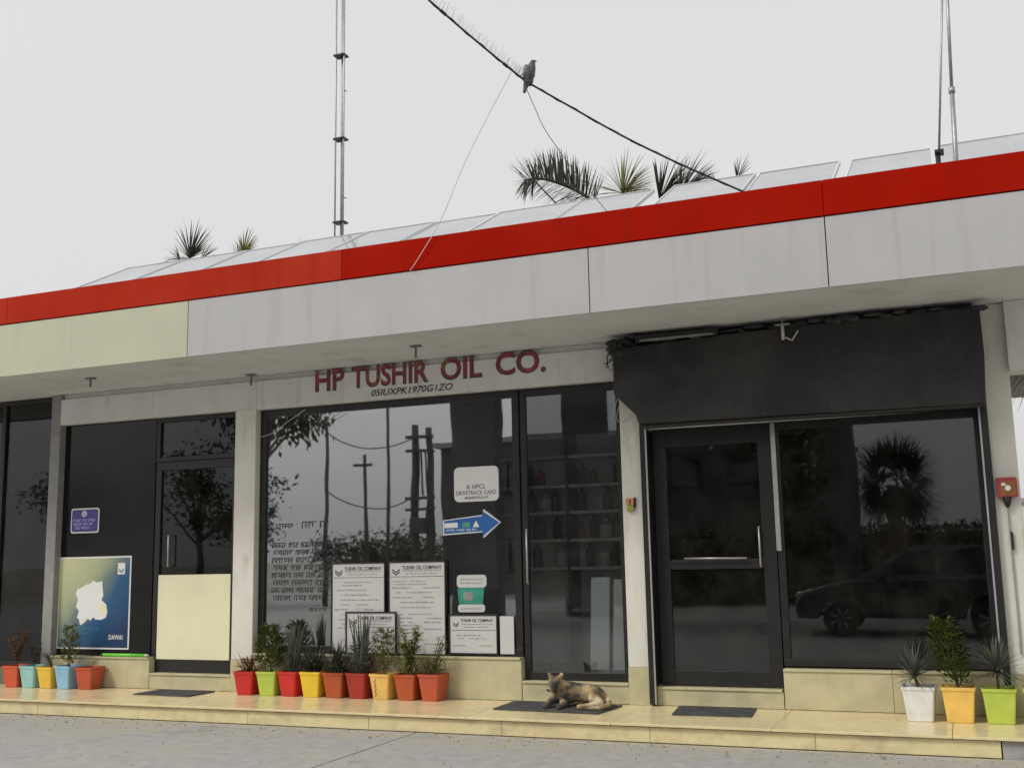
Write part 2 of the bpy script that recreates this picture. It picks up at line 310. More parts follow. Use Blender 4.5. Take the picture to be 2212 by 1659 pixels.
L_palm = leafmat('palm_leaf', (0.045,0.055,0.036)); L_palmy = leafmat('palm_leaf_pale', (0.18,0.19,0.05))
L_tree = leafmat('tree_leaf', (0.05,0.075,0.028), 0.5, 2); L_bush = leafmat('shrub_leaf', (0.075,0.115,0.022), 0.5)
L_dark = leafmat('dark_leaf', (0.05,0.06,0.05), 0.4); L_olive = leafmat('olive_leaf', (0.12,0.13,0.035), 0.4)
L_pale = leafmat('pale_leaf', (0.22,0.25,0.08), 0.4); L_grey = leafmat('grey_leaf', (0.11,0.13,0.11), 0.4); L_red = leafmat('russet_leaf', (0.16,0.075,0.03), 0.5)
M_stem = mat('plant_stem', (0.13,0.09,0.045), 0.8, 0.3, 40)
def potmat(name, c): return mat(name, c, 0.42, 0.07, 9, stain=tuple(x*0.6+0.06 for x in c), sfac=0.5, sscale=9, sstretch=(1,1,0.6), rvar=0.1)
K = dict(orange=potmat('orange_plastic', (0.62,0.10,0.035)), aqua=potmat('aqua_plastic', (0.30,0.60,0.60)), yellow=potmat('yellow_plastic', (0.80,0.52,0.06)),
         blue=potmat('blue_plastic', (0.27,0.52,0.75)), brick=potmat('brick_plastic', (0.50,0.085,0.035)), red=potmat('red_plastic', (0.58,0.02,0.02)),
         lime=potmat('lime_plastic', (0.48,0.60,0.09)), lemon=potmat('lemon_plastic', (0.82,0.58,0.04)), rust=potmat('rust_plastic', (0.46,0.085,0.02)),
         maroon=potmat('maroon_plastic', (0.36,0.03,0.015)), amber=potmat('amber_plastic', (0.78,0.50,0.14)), white=potmat('white_plastic', (0.76,0.77,0.76)), gold=potmat('gold_plastic', (0.85,0.55,0.13)))

# ================================================================== SETTING
YF = 9.50            # shop front plane
PZ = 0.145           # platform height
YK = 8.50            # kerb line
g = MB(); g.add([(-400,-400,-0.06),(400,-400,-0.06),(400,400,-0.06),(-400,400,-0.06)], [(0,1,2,3)])
tag(g.build('ground', M_dirt), kind='structure')
fc = thing('forecourt', None, None, (0,0,0)); tag(fc, kind='structure')
xs = [-34,-28,-22.2,-16.3,-10.35,-4.41,1.55,7.5,13.5]; ys = [-26,-17.4,-8.8,-0.15,8.497]
for i in range(len(xs)-1):
    for j in range(len(ys)-1):
        if j == len(ys)-2 and i == len(xs)-1: continue
        a = 0.007
        MB().box(xs[i]+a, xs[i+1]-a, ys[j]+a, ys[j+1]-a, -0.05, 0).build('concrete_slab', M_conc, fc, bevel=0.004)
# strip of concrete beside the building
MB().box(2.6, 13.5, 8.505, 30, -0.05, 0.0).build('concrete_slab', M_conc, fc)

# raised tiled walkway
pf = thing('walkway', None, None, (0,0,0)); tag(pf, kind='structure')
MB().box(-16, 3.2, YK+0.03, YF+0.5, -0.02, PZ-0.022).build('walkway_base', M_grout, pf)
edges = [0.12-1.25*i for i in range(0, 14)]
tl = MB().box(-0.6235, 0.6235, 0, 0.0265, 0, PZ-0.031).mesh('riser_tile', M_tile2)
for i in range(13):
    o = bpy.data.objects.new('riser_tile', tl); col.objects.link(o); o.parent = pf
    o.location = ((edges[i]+edges[i+1])/2, YK+random.uniform(0, 0.002), 0.003); o.rotation_euler = (random.uniform(-0.004, 0.004), 0, 0)
    b = o.modifiers.new('b', 'BEVEL'); b.width = 0.002; b.segments = 1
tt = MB().box(-0.6235, 0.6235, -0.028, 1.03, 0, 0.02).mesh('tread_tile', M_tile)
for i in range(13):
    o = bpy.data.objects.new('tread_tile', tt); col.objects.link(o); o.parent = pf
    o.location = ((edges[i]+edges[i+1])/2-0.31, YK, PZ-0.02+random.uniform(-0.0008, 0.0008))
    b = o.modifiers.new('b', 'BEVEL'); b.width = 0.003; b.segments = 2
MB().box(0.122-0.31, 3.2, YK-0.028, YF+0.03, PZ-0.02, PZ).build('tread_tile', M_tile, pf, bevel=0.003)
MB().box(0.128, 3.2, YK+0.006, YK+0.029, -0.01, PZ-0.023).build('riser_render', M_cement, pf)

# ================================================================== BUILDING
B = thing('shop_building', 'long low shop front with a red and white roof band and dark glazing', 'building', (-4, 12, 0))
GY = GLASS_Y
SZ = 3.40                              # soffit height
# roof, soffit, parapet
box('roof_slab', M_cement, B, -16, 3.2, 8.30, 16, SZ+0.016, 3.62)
for x0, x1 in ((-16,-11.3),(-11.3,-7.2),(-7.2,-3.06),(-3.06,3.2)):
    box('soffit_panel', M_soff, B, x0+0.0015, x1-0.0015, 8.285, 9.62, SZ, SZ+0.014)
box('parapet', M_cement, B, -16, 3.2, 8.262, 8.40, SZ+0.017, 4.185)
fx = [-16,-10.9,-6.70,-2.67,-0.79,3.2]
for i in range(5):
    box('white_fascia_panel', M_acp2 if i < 2 else M_acp, B, fx[i]+0.004, fx[i+1]-0.004, 8.235, 8.255, SZ-0.012, 3.932, bevel=0.002)
for x0, x1 in ((-16,-9.02),(-9.02,-5.0),(-5.0,-0.79),(-0.79,3.2)):
    box('red_fascia_panel', M_red2 if x1 < -4 else M_red, B, x0+0.0015, x1-0.0015, 8.225, 8.256, 3.941, 4.22, bevel=0.003)
box('parapet_cap', M_red, B, -16, 3.2, 8.258, 8.42, 4.188, 4.215)
box('backing_strip', M_joint, B, -16, 3.2, 8.2565, 8.261, SZ+0.004, 4.18); box('shadow_gap', M_joint, B, -16, 3.2, 8.2615, 8.2845, SZ+0.006, SZ+0.0135)
# beams over the bays
box('beam', M_wall, B, -9.5, -6.81-0.001, YF, 9.72, 3.045, SZ-0.062, bevel=0.004); box('recess_band', M_wall, B, -9.5, -2.63, YF+0.05, 9.72, SZ-0.0615, SZ-0.002)
box('beam', M_wall, B, -6.809, -2.63, YF+0.001, 9.72, 3.035, SZ-0.0625, bevel=0.004)
box('beam', M_wall, B, -2.628, 0.43, YF+0.08, 9.72, 2.56, SZ-0.002)
box('beam', M_wall, B, 0.432, 3.2, 9.43, 9.72, 2.83, SZ-0.002, bevel=0.005)
# pillars: painted shaft with tiled foot
def pillar(x0, x1, y0, y1, top, foot=True):
    box('pillar', M_pill, B, x0, x1, y0, y1, PZ-0.01 if not foot else 0.465, top, bevel=0.006)
    if foot: box('pillar_base', M_sill, B, x0-0.002, x1+0.002, y0-0.004, y1, PZ+0.001, 0.464, bevel=0.003)
box('pilaster', M_gpaint, B, -9.64, -9.50, YF+0.001, 9.72, PZ+0.001, SZ-0.003, bevel=0.004)
pillar(-7.07, -6.81, YF-0.002, 9.72, 3.0445); pillar(-2.83, -2.63, YF-0.003, 9.72, 3.034); pillar(0.245, 0.435, YF-0.002, 9.72, SZ-0.003)
# room shell
box('wall', M_wall, B, 0.30, 0.434, 9.73, 16, 0, SZ+0.01); box('wall', M_inw, B, -16, 0.29, 13.2, 13.35, 0, SZ+0.01)
box('wall', M_inw, B, -2.80, -2.66, 9.74, 13.19, 0, 3.3); box('wall', M_inw, B, -7.0, -6.86, 9.74, 13.19, 0, 3.3); box('wall', M_inw, B, -9.66, -9.54, 9.74, 13.19, 0, 3.3)
box('ceiling', M_inw, B, -16, 0.29, 9.74, 13.19, 3.12, 3.18); box('floor', M_inf, B, -16, 0.29, 9.66, 13.19, 0.1, 0.315)
# steps and sill blocks
def sill(x0, x1, z1, name='sill_block', y0=YF, m=M_sill):
    n = max(1, round((x1-x0)/0.8)); w_ = (x1-x0)/n
    blk = box(name, M_grout, B, x0+0.004, x1-0.004, y0+0.014, 9.70, PZ+0.002, z1-0.022)
    for i in range(n):
        a, b = x0+w_*i, x0+w_*(i+1)
        MB().box(a+0.0015, b-0.0015, y0, y0+0.013, PZ+0.004, z1-0.021).build('facing_tile', m, blk, bevel=0.0015)
        MB().box(a+0.0015, b-0.0015, y0-0.012, GY+0.03, z1-0.02, z1).build('sill_tile', M_sill, blk, bevel=0.003)
    MB().box(x1-0.0035, x1+0.008, y0+0.001, 9.70, PZ+0.003, z1-0.0215).build('end_tile', m, blk)
sill(-9.495, -8.13, 0.47); sill(-8.115, -7.076, 0.31, 'door_step')
sill(-6.805, -3.86, 0.53); sill(-3.845, -2.836, 0.325, 'door_step'); sill(-2.62, -1.505, 0.305, 'door_step'); sill(-1.49, 0.235, 0.475)
box('sill_block', M_grout, B, -16, -9.645, YF+0.02, 9.7, PZ+0.002, 0.33)
# dark fixed cladding panel of the left bay, leftmost bay
box('cladding_panel', M_dark, B, -9.497, -8.19, GY-0.02, GY+0.02, 0.474, 3.043)
def window(x0, x1, z0, z1, gm, fw=0.05, muls=(), rails=(), y=GY, split=()):
    wd = MB()
    wd.box(x0, x1, y-0.03, y+0.03, z0, z0+fw); wd.box(x0, x1, y-0.03, y+0.03, z1-fw, z1)
    wd.box(x0, x0+fw, y-0.029, y+0.029, z0+fw+0.0005, z1-fw-0.0005); wd.box(x1-fw, x1, y-0.029, y+0.029, z0+fw+0.0005, z1-fw-0.0005)
    fr = wd.build('window', M_frame, B, bevel=0.003)
    for mx, mw, mm in muls: MB().box(mx-mw/2, mx+mw/2, y-0.034, y+0.028, z0+fw+0.001, z1-fw-0.001).build('mullion', mm, fr, bevel=0.002)
    for rz, rw in rails: MB().box(x0+fw+0.001, x1-fw-0.001, y-0.026, y+0.026, rz-rw/2, rz+rw/2).build('rail', M_frame, fr)
    cuts = [x0+fw*0.6]+[c[0] for c in muls]+[x1-fw*0.6]
    for a, b in zip(cuts[:-1], cuts[1:]): MB().box(a+0.002, b-0.002, y-0.003, y+0.003, z0+fw*0.6, z1-fw*0.6).build('pane', gm, fr)
    return fr
window(-13.2, -9.645, 0.335, 3.395, G_left, muls=((-10.45,0.06,M_frame),))
window(-6.805, -3.86, 0.535, 3.03, G_mid, fw=0.07)
window(-1.49, 0.20, 0.49, 2.555, G_right, fw=0.06)
def door(x0, x1, z0, z1, gm, st=0.1, br=0.11, tr=0.09, mid=None, mw=0.09, kick=None, handle=None, y=GY):
    d = MB(); d.box(x0, x0+st, y-0.025, y+0.025, z0, z1); d.box(x1-st, x1, y-0.025, y+0.025, z0, z1)
    d.box(x0+st+0.0005, x1-st-0.0005, y-0.024, y+0.024, z0, z0+br); d.box(x0+st+0.0005, x1-st-0.0005, y-0.024, y+0.024, z1-tr, z1)
    if mid: d.box(x0+st+0.0005, x1-st-0.0005, y-0.024, y+0.024, mid-mw/2, mid+mw/2)
    fr = d.build('door', M_frame, B, bevel=0.003)
    zlo = z0+br-0.01
    if kick: MB().box(x0+st+0.001, x1-st-0.001, y-0.030, y-0.01, z0+br+0.001, kick).build('kick_panel', M_kick, fr, bevel=0.003); zlo = kick+0.003
    if mid:
        MB().box(x0+st-0.01, x1-st+0.01, y-0.003, y+0.003, zlo, mid).build('pane', gm, fr); zlo = mid+0.002
    MB().box(x0+st-0.01, x1-st+0.01, y-0.003, y+0.003, zlo, z1-tr+0.01).build('pane', gm, fr)
    if handle:
        hx, h0, h1 = handle
        MB().tube([(hx,y-0.025,h0),(hx,y-0.065,h0),(hx,y-0.065,h1),(hx,y-0.025,h1)], 0.009, 8).build('handle', M_alu, fr, smooth=True)
    return fr
# left bay: door with glazed light above
window(-8.175, -7.08, 2.555, 3.04, G_left, fw=0.05); door(-8.17, -7.085, 0.315, 2.55, G_left, st=0.07, br=0.13, mid=None, kick=1.33, handle=(-7.95,1.42,1.75))
# middle bay doorway
door(-3.845, -2.836, 0.33, 3.028, G_door, st=0.055, br=0.07, tr=0.07, handle=(-3.79,1.2,1.7))
# right bay door with push bar
dr = door(-2.555, -1.50, 0.31, 2.553, G_right, st=0.115, br=0.13, tr=0.16, mid=1.345, mw=0.08, handle=(-1.635,1.32,1.66))
MB().tube([(-2.30,GY-0.06,1.40),(-1.75,GY-0.06,1.395)], 0.008, 8).build('push_bar', M_alu, dr, smooth=True)
MB().box(-1.495, -1.455, GY-0.045, GY-0.031, 1.45, 2.55).build('mullion', M_alu, dr)
# shutter hood, side guides
hd = MB(); prof = [(-2.795,2.86),(-2.60,2.66),(-2.575,2.575),(0.238,2.555),(0.258,2.95),(0.252,3.335),(-1.2,3.318),(-2.0,3.30),(-2.79,3.27)]
hd.prism(prof, 1, 9.22, 9.58); HD = hd.build('shutter_hood', M_black, B, bevel=0.012)
MB().box(-2.56, 0.22, 9.235, 9.27, 2.535, 2.556).build('hood_lip', M_joint, HD)
for gx, s in ((-2.605, 1), (0.215, -1)):
    gd = MB(); gd.box(gx-0.028, gx+0.028, 9.44, 9.56, 0.16, 2.60); go = gd.build('shutter_guide', M_frame, B, bevel=0.002)
    MB().box(gx+0.030*s-0.007, gx+0.030*s+0.007, 9.428, 9.439, 0.165, 2.58).build('guide_lip', M_alu, go)
rl = MB()
rl.tube([(-2.72,9.36,3.335),(-1.3,9.36,3.355),(0.2,9.36,3.365)], 0.028, 10); rl.build('shutter_roller', M_tarp, HD, smooth=True)
# painted name on the middle beam
dk = MB(); rd = MB()
for s, x0, x1 in (('HP',-6.07,-5.745),('TUSHIR',-5.64,-4.785),('OIL',-4.63,-4.205),('CO.',-4.04,-3.545)):
    put_text(dk, s, x0-0.012, x1+0.012, 3.164, 3.394, YF-0.0022, bold=0.030); put_text(rd, s, x0, x1, 3.177, 3.382, YF-0.0045, bold=0.004)
bm = [o for o in B.children if o.name.startswith('beam')][1]
build_pieces(dk, 'letter_outline', M_paintdark, bm); build_pieces(rd, 'letter', M_paintred, bm)
nb = MB(); put_text(nb, '05IUXPK1970G1ZO', -5.42, -4.51, 3.07, 3.138, YF-0.0023, shear=0.25, bold=0.012); build_pieces(nb, 'small_letter', M_ink, bm)

# ================================================================== ROOF
def S(x): return x*1.2
ro_z0, ro_y0, ro_y1, ro_z1 = 4.60, 9.66, 11.02, 5.31      # lower and upper panel edge
pe = [S(x) for x in (-8.30,-7.54,-6.72,-6.03,-5.27,-4.50,-3.84,-3.02,-2.32)]
spans = [(pe[i], pe[i+1]) for i in range(len(pe)-1)]+[(S(-2.15),S(-1.42)),(S(-1.40),S(-0.712)),(S(-0.64),S(0.01)),(S(0.03),S(0.75)),(S(0.77),S(1.5))]
words = ['leftmost','second','third','fourth','fifth','sixth','seventh','eighth','ninth','tenth','eleventh','rightmost','outermost']
vis = 12
for i, (a, b) in enumerate(spans):
    cxm = (a+b)/2; t = thing('solar_panel', ('pale tilted solar panel on the roof, %s in the row counted from the left' % (words[i] if i < 11 else ('twelfth' if i == 11 else 'thirteenth'))), 'solar panel', (cxm, ro_y0, ro_z0), 'solar panels behind the red roof band')
    ax = Vector((1,0,0)); ay = Vector((0, ro_y1-ro_y0, ro_z1-ro_z0)); ln = ay.length; ay.normalize(); az = ax.cross(ay)
    dz = random.uniform(-0.012, 0.012); c = Vector((cxm, (ro_y0+ro_y1)/2, (ro_z0+ro_z1)/2+dz)); hw = (b-a)/2-0.008
    MB().obox(c, ax, ay, az, hw-0.016, ln/2-0.016, 0.012).build('glass_sheet', M_solar, t)
    fr = MB()
    for s in (-1, 1):
        fr.obox(c+ax*s*(hw-0.008), ax, ay, az, 0.0075, ln/2, 0.02); fr.obox(c+ay*s*(ln/2-0.008), ax, ay, az, hw-0.016, 0.0075, 0.02)
    fr.build('panel_frame', M_lalu, t)
    for yy, zz in ((ro_y0+0.1, ro_z0+0.02), (ro_y1-0.1, ro_z1-0.07)):
        MB().tube([(cxm, yy, 3.62), (cxm, yy, zz+dz)], 0.02, 6).build('leg', M_steel, t)
# slim guyed mast of three tubes
mt = thing('antenna_mast', 'slim grey mast of clamped tubes rising high behind the panels', 'mast', (-7.34, 12, 3.6))
for k, (dx, dy) in enumerate(((-0.062,0),(0.0,0.07),(0.062,0))):
    MB().tube([(-7.345+dx, 12+dy, 3.63), (-7.32+dx, 12+dy, 10.2)], 0.012 if k != 1 else 0.022, 8).build('tube', M_steel, mt, smooth=True)
for zz in (5.30, 5.87, 7.03, 8.22, 9.4):
    MB().box(-7.42, -7.25, 11.97, 12.10, zz-0.012, zz+0.012).build('clamp', M_frame, mt, bevel=0.004)
for zz in (6.2, 7.7): MB().tube([(-7.27,12,zz),(-7.22,12,zz-0.02)], 0.006, 6).build('stub', M_frame, mt)
# two poles at the right
p1 = thing('thin_pole', 'thin dark upright pole with a clamped foot at the right roof edge', 'pole', (0.05, 9.2, 3.62))
MB().tube([P(2028,352,9.2), P(2037,-90,9.2)], 0.009, 8).build('tube', M_steel, p1, smooth=True)
q = P(2029,332,9.2); MB().box(q.x-0.035, q.x+0.035, 9.15, 9.25, q.z-0.006, q.z+0.02).build('clamp', M_frame, p1); MB().tube([(q.x-0.015,9.2,3.63),(q.x-0.012,9.2,q.z)], 0.02, 8).build('foot', M_frame, p1)
p2 = thing('leaning_pole', 'grey steel pole leaning slightly left with a joint halfway, right of the thin pole', 'pole', (0.2, 9.6, 3.62))
MB().tube([(0.19,9.6,3.63), P(2065,345,9.6), P(2056,195,9.6)], 0.02, 8).build('lower_tube', M_steel, p2, smooth=True)
MB().tube([P(2056,197,9.6), P(2042,-90,9.6)], 0.014, 8).build('upper_tube', M_steel, p2, smooth=True)
q = P(2056,196,9.6); MB().tube([q-Vector((0,0,0.025)), q+Vector((0,0,0.025))], 0.027, 8).build('collar', M_steel, p2, smooth=True)

# cable with the pigeon on it
def curve_pts(a, b, sag, n=24): return [a.lerp(b, i/n)-Vector((0,0,sag*4*(i/n)*(1-i/n))) for i in range(n+1)]
ctl = [P(800,-110,6.9), P(925,0,7.3), P(1020,82,7.7), P(1105,152,8.05), P(1143,180,8.2), P(1230,230,8.45), P(1350,297,8.75), P(1480,360,9.1), P(1605,415,9.5), P(1640,440,9.7)]
def smooth_path(c, n=8):
    o = []
    for i in range(len(c)-1):
        p0, p1_, p2_, p3 = c[max(i-1,0)], c[i], c[i+1], c[min(i+2,len(c)-1)]
        for k in range(n):
            t = k/n; o.append(0.5*((2*p1_)+(-p0+p2_)*t+(2*p0-5*p1_+4*p2_-p3)*t*t+(-p0+3*p1_-3*p2_+p3)*t**3))
    return o+[c[-1]]
cp = smooth_path(ctl)
cb = thing('overhead_cable', 'thick black cable sloping down across the sky to the roof', 'cable', tuple(ctl[-1]))
MB().tube(cp, 0.0085, 8).build('cable_core', M_wire, cb, smooth=True)
tw = []
for i, p in enumerate(cp):
    a = i*1.1; tw.append(p+Vector((0.010*math.cos(a), 0, 0.010*math.sin(a))))
MB().tube(tw, 0.003, 5).build('lashing_wire', M_wire, cb)
for k in (10, 22, 30): MB().tube(cp[k:k+2], 0.013, 8).build('cable_tie', M_wire, cb)
sp = MB(); i = 0
path = cp[4:32]
for i in range(len(path)-1):
    for k in range(5):
        p = path[i].lerp(path[i+1], k/5); d = Vector((random.uniform(0.25,0.75), random.uniform(-0.4,0.4), random.uniform(0.6,1))).normalized()
        sp.tube([p, p+d*random.uniform(0.07,0.11)], [0.0018,0.0010], 4, cap=False)
tag(sp.build('bird_spikes', M_spike, origin=tuple(path[0])), 'row of thin pale bird spikes along the upper part of the cable', 'bird spikes')
def wire(name, pts, r, m_, label, n=8, cat='wire', group=None):
    o = MB().tube(smooth_path([Vector(p) for p in pts], n), r, 5).build(name, m_, origin=tuple(pts[0]))
    return tag(o, label, cat, group)
wire('tie_wire', [P(1105,156,8.05), P(1060,240,8.1), P(1005,350,8.15), P(955,470,8.19), P(915,540,8.2), P(886,585,8.21)], 0.0032, M_wirew, 'thin pale wire hanging from the cable down over the red band')
wire('tie_wire', [P(1137,192,8.18), P(1158,240,8.3), P(1180,285,8.5), P(1240,370,9.0), P(1280,420,9.3), P(1312,458,9.4)], 0.0035, M_wireg, 'thin dark wire running from the pigeon down to the panels')

# pigeon
def skin_build(name, m_, verts, edges_, radii, parent=None, origin=None, sub=2, root=0):
    import bmesh
    o0 = ORG[parent.name] if parent else Vector(origin)
    bm_ = bmesh.new(); lay = bm_.verts.layers.skin.verify()
    vv = []
    for i, v in enumerate(verts):
        x = bm_.verts.new(Vector(v)-o0); r = radii[i]; x[lay].radius = (r, r) if not isinstance(r, tuple) else r; x[lay].use_root = (i == root); vv.append(x)
    for a, b in edges_: bm_.edges.new((vv[a], vv[b]))
    me = bpy.data.meshes.new(name); bm_.to_mesh(me); bm_.free()
    ob = bpy.data.objects.new(name, me); col.objects.link(ob)
    sk = ob.modifiers.new('skin', 'SKIN'); sk.use_smooth_shade = True
    sb = ob.modifiers.new('sub', 'SUBSURF'); sb.levels = sub; sb.render_levels = sub
    dg = bpy.context.evaluated_depsgraph_get(); me2 = bpy.data.meshes.new_from_object(ob.evaluated_get(dg)); me2.name = name
    ob.modifiers.clear(); ob.data = me2; bpy.data.meshes.remove(me)
    me2.materials.clear(); me2.materials.append(m_); me2.polygons.foreach_set('use_smooth', [True]*len(me2.polygons))
    if parent: ob.parent = parent
    else: ob.location = o0
    ORG[ob.name] = o0; return ob
M_pig = mat('pigeon_feathers', (0.11,0.115,0.125), 0.7, 0.35, 30, stain=(0.05,0.05,0.055), sfac=0.8, sscale=18)
M_beak = mat('pigeon_beak', (0.05,0.045,0.045), 0.5, 0.1)
pc = P(1143,174,8.2)
def pg(dx, dy, dz): return pc+Vector((dx*1.0, dy, dz*1.0))
pig = thing('pigeon', 'dark grey pigeon perched on the sloping black cable', 'pigeon', tuple(pc))
skin_build('pigeon_body', M_pig, [pg(0,0,0.045), pg(0.018,0,0.095), pg(0.032,0,0.135), pg(0.042,0,0.165), pg(-0.018,0,-0.01), pg(-0.036,0,-0.06), pg(-0.05,0,-0.11),
      pg(0.005,-0.012,0.0), pg(0.008,0.018,0.0), pg(0.064,-0.003,0.162)],
      [(0,1),(1,2),(2,3),(0,4),(4,5),(5,6),(0,7),(0,8),(3,9)], [0.052,0.05,0.03,0.026,0.036,0.02,0.014,0.006,0.006,0.006], pig, sub=2)
wgm = MB()
for s in (-1, 1):
    wgm.ball(pg(-0.008,s*0.042,0.045), 0.036, 0.014, 0.085, 10, 6)
wgm.build('wing', M_pig, pig, smooth=True)
MB().tube([pg(0.058,0,0.163), pg(0.078,-0.002,0.155)], [0.007,0.002], 6).build('beak', M_beak, pig)

# ================================================================== PALMS
def fan_leaf(mb, hub, d, size, n=22, spread=115, droop=0.35, w_=0.055):
    n = int(n*1.35)
    d = Vector(d).normalized(); sd = d.cross(Vector((0,-1,0.25))); sd = sd.normalized() if sd.length > 0.1 else Vector((1,0,0))
    for i in range(n):
        a = R(-spread+2*spread*i/(n-1)+random.uniform(-4,4)); v = d*math.cos(a)+sd*math.sin(a)+Vector((0,random.uniform(-0.12,0.12),0))
        mb.blade(hub, v, size*random.uniform(0.8,1.08)*(1-0.25*abs(a)/R(spread)), w_*size, droop*random.uniform(0.5,1.4), 4)
def frond(mb, pts, leaf, n=46, w_=0.03):
    ps = smooth_path([Vector(p) for p in pts], 8); k = len(ps)-1
    for i in range(n):
        t = 0.12+0.88*i/n; f = t*k; a = int(min(f, k-1)); p = ps[a].lerp(ps[a+1], f-a); d = (ps[a+1]-ps[a]).normalized()
        s0 = d.cross(Vector((0,-1,0.3))).normalized()
        for s in (-1, 1):
            v = (d*random.uniform(0.25,0.6)+s0*s*0.9+Vector((random.uniform(-.1,.1),random.uniform(-0.45,0.2),0.12))).normalized()
            mb.blade(p, v, leaf*(1-0.45*abs(t-0.45))*random.uniform(0.85,1.1), w_, 0.25, 3)
    return ps
def palm(name, label, base, top, leaves, mat_, group=None, r=0.13):
    t = thing(name, label, 'palm tree', base, group)
    bx, by, bz = base; tx, ty, tz = top
    pts = [Vector(base).lerp(Vector(top), i/10)+Vector((0.05*math.sin(i*0.7), 0, 0)) for i in range(11)]
    MB().tube(pts, [r*(1.25-0.35*i/10+0.06*(i%2)) for i in range(11)], 10).build('trunk', M_bark, t, smooth=True)
    st = MB(); cr = MB()
    for lf in leaves:
        if lf[0] == 'fan':
            _, hub, d, size = lf[:4]; fan_leaf(cr, hub, d, size, *lf[4:]); st.tube(smooth_path([Vector(top), Vector(top).lerp(Vector(hub), 0.5)+Vector((0,0,0.05)), Vector(hub)], 4), 0.012, 5)
        else:
            ps = frond(cr, lf[1], lf[2], *lf[3:]); st.tube([Vector(top)]+ps, 0.012, 5)
    st.build('leaf_stalks', mat_, t); cr.build('crown', mat_, t); return t
YP = 15.5
def generic(top, n, size, lo=-0.5):
    L_ = []
    for i in range(n):
        a = 2*math.pi*i/n+random.uniform(-0.3,0.3); e = random.uniform(lo, 0.5); d = Vector((math.cos(a)*math.cos(e), math.sin(a)*math.cos(e), math.sin(e)))
        L_.append(('fan', Vector(top)+d*size*0.9, d, size, 16))
    return L_
t1 = P(425,640,YP); palm('palm_tree', 'fan palm showing dark spiky leaves above the far left panels', (t1.x,YP,-0.05), tuple(t1),
     [('fan', P(410,558,YP), (-0.15,0,1), 0.78, 30, 80), ('fan', P(432,562,YP+0.3), (0.9,0,0.4), 0.50, 16, 60), ('fan', P(390,565,YP+0.2), (-1,0,0.3), 0.55, 16, 50)]+generic(t1, 6, 0.5, -0.9)[:4], L_palm, 'palms behind the building')
t2 = P(545,640,YP); palm('palm_tree', 'fan palm with a pale green leaf tip left of the mast', (t2.x,YP,-0.05), tuple(t2),
     [('fan', P(525,548,YP), (0.35,0,1), 0.50, 24, 55), ('fan', P(515,552,YP), (-0.3,0,1), 0.36, 14, 45)]+generic(t2, 6, 0.45, -0.9)[:3], L_palmy, 'palms behind the building')
t3 = P(655,640,YP); palm('palm_tree', 'palm with only a few leaf tips showing just left of the mast', (t3.x,YP,-0.05), tuple(t3),
     [('fan', P(655,545,YP), (-0.25,0,1), 0.33, 9, 45)]+generic(t3, 6, 0.45, -0.9)[:3], L_palm, 'palms behind the building')
t4 = P(1300,560,YP); palm('palm_tree', 'palm with a big dense feathery dark frond left of centre, below the cable', (t4.x,YP,-0.05), tuple(t4),
     [('pin', [P(1298,452,YP), P(1262,420,YP), P(1215,398,YP-0.1), P(1168,386,YP-0.2), P(1132,390,YP-0.3)], 0.56, 64, 0.042), ('pin', [P(1300,455,YP+0.2), P(1268,428,YP+0.2), P(1225,405,YP+0.1), P(1180,390,YP), P(1150,388,YP)], 0.60, 46, 0.036),
      ('fan', P(1152,388,YP), (-0.8,0,0.25), 0.42, 22, 110, 0.2)]+generic(t4, 5, 0.5, -0.9)[:3], L_palm, 'palms behind the building')
t5 = P(1360,560,YP+0.6); palm('palm_tree', 'fan palm with a yellow-green leaf heart under the cable', (t5.x,YP+0.6,-0.05), tuple(t5),
     [('fan', P(1345,418,YP+0.6), (0.1,0,1), 0.74, 40, 85), ('fan', P(1352,412,YP+0.5), (0.9,0,0.35), 0.58, 18, 50)]+generic(t5, 6, 0.45, -0.9)[:3], L_palmy, 'palms behind the building')
t6 = P(1440,520,YP); palm('palm_tree', 'palm with upright dark leaves in the gap between panels', (t6.x,YP,-0.05), tuple(t6),
     [('fan', P(1425,432,YP), (0.55,0,0.9), 0.86, 34, 42), ('fan', P(1470,420,YP+0.2), (0.55,0,0.9), 0.74, 26, 36), ('fan', P(1545,388,YP+0.2), (-0.7,0,0.6), 0.33, 10, 28), ('fan', P(1500,395,YP), (0.8,0,0.5), 0.5, 10, 30)]+generic(t6, 6, 0.45, -0.9)[:3], L_palm, 'palms behind the building')
t7 = P(1600,500,YP); palm('palm_tree', 'palm tip standing beside the lower end of the cable', (t7.x,YP,-0.05), tuple(t7),
     [('fan', P(1592,388,YP), (0.35,0,1), 0.42, 14, 30), ('fan', P(1612,402,YP-4), (0.8,0,0.5), 0.26, 8, 30)]+generic(t7, 6, 0.45, -0.9)[:3], L_palm, 'palms behind the building')
t8 = Vector((1.55, 13.5, 3.7)); palm('palm_tree', 'palm with drooping grey leaves just right of the end pillar', (1.6,13.5,-0.05), tuple(t8),
     [('fan', Vector((1.0,13.3,3.55)), (-0.5,-0.2,-0.8), 0.62, 22, 60, 0.5), ('fan', Vector((0.95,13.2,3.6)), (-0.6,-0.2,-0.35), 0.5, 18, 60, 0.6)]+generic(t8, 7, 0.8, -0.4), L_grey, 'palms behind the building', 0.16)
bw = thing('boundary_wall', 'low pale wall beyond the right end pillar', 'wall', (3, 20, 0))
box('wall', M_wall, bw, 0.9-8, 12, 20, 20.2, -0.06, 2.15); box('coping', M_cement, bw, 0.9-8, 12, 19.96, 20.24, 2.151, 2.23)

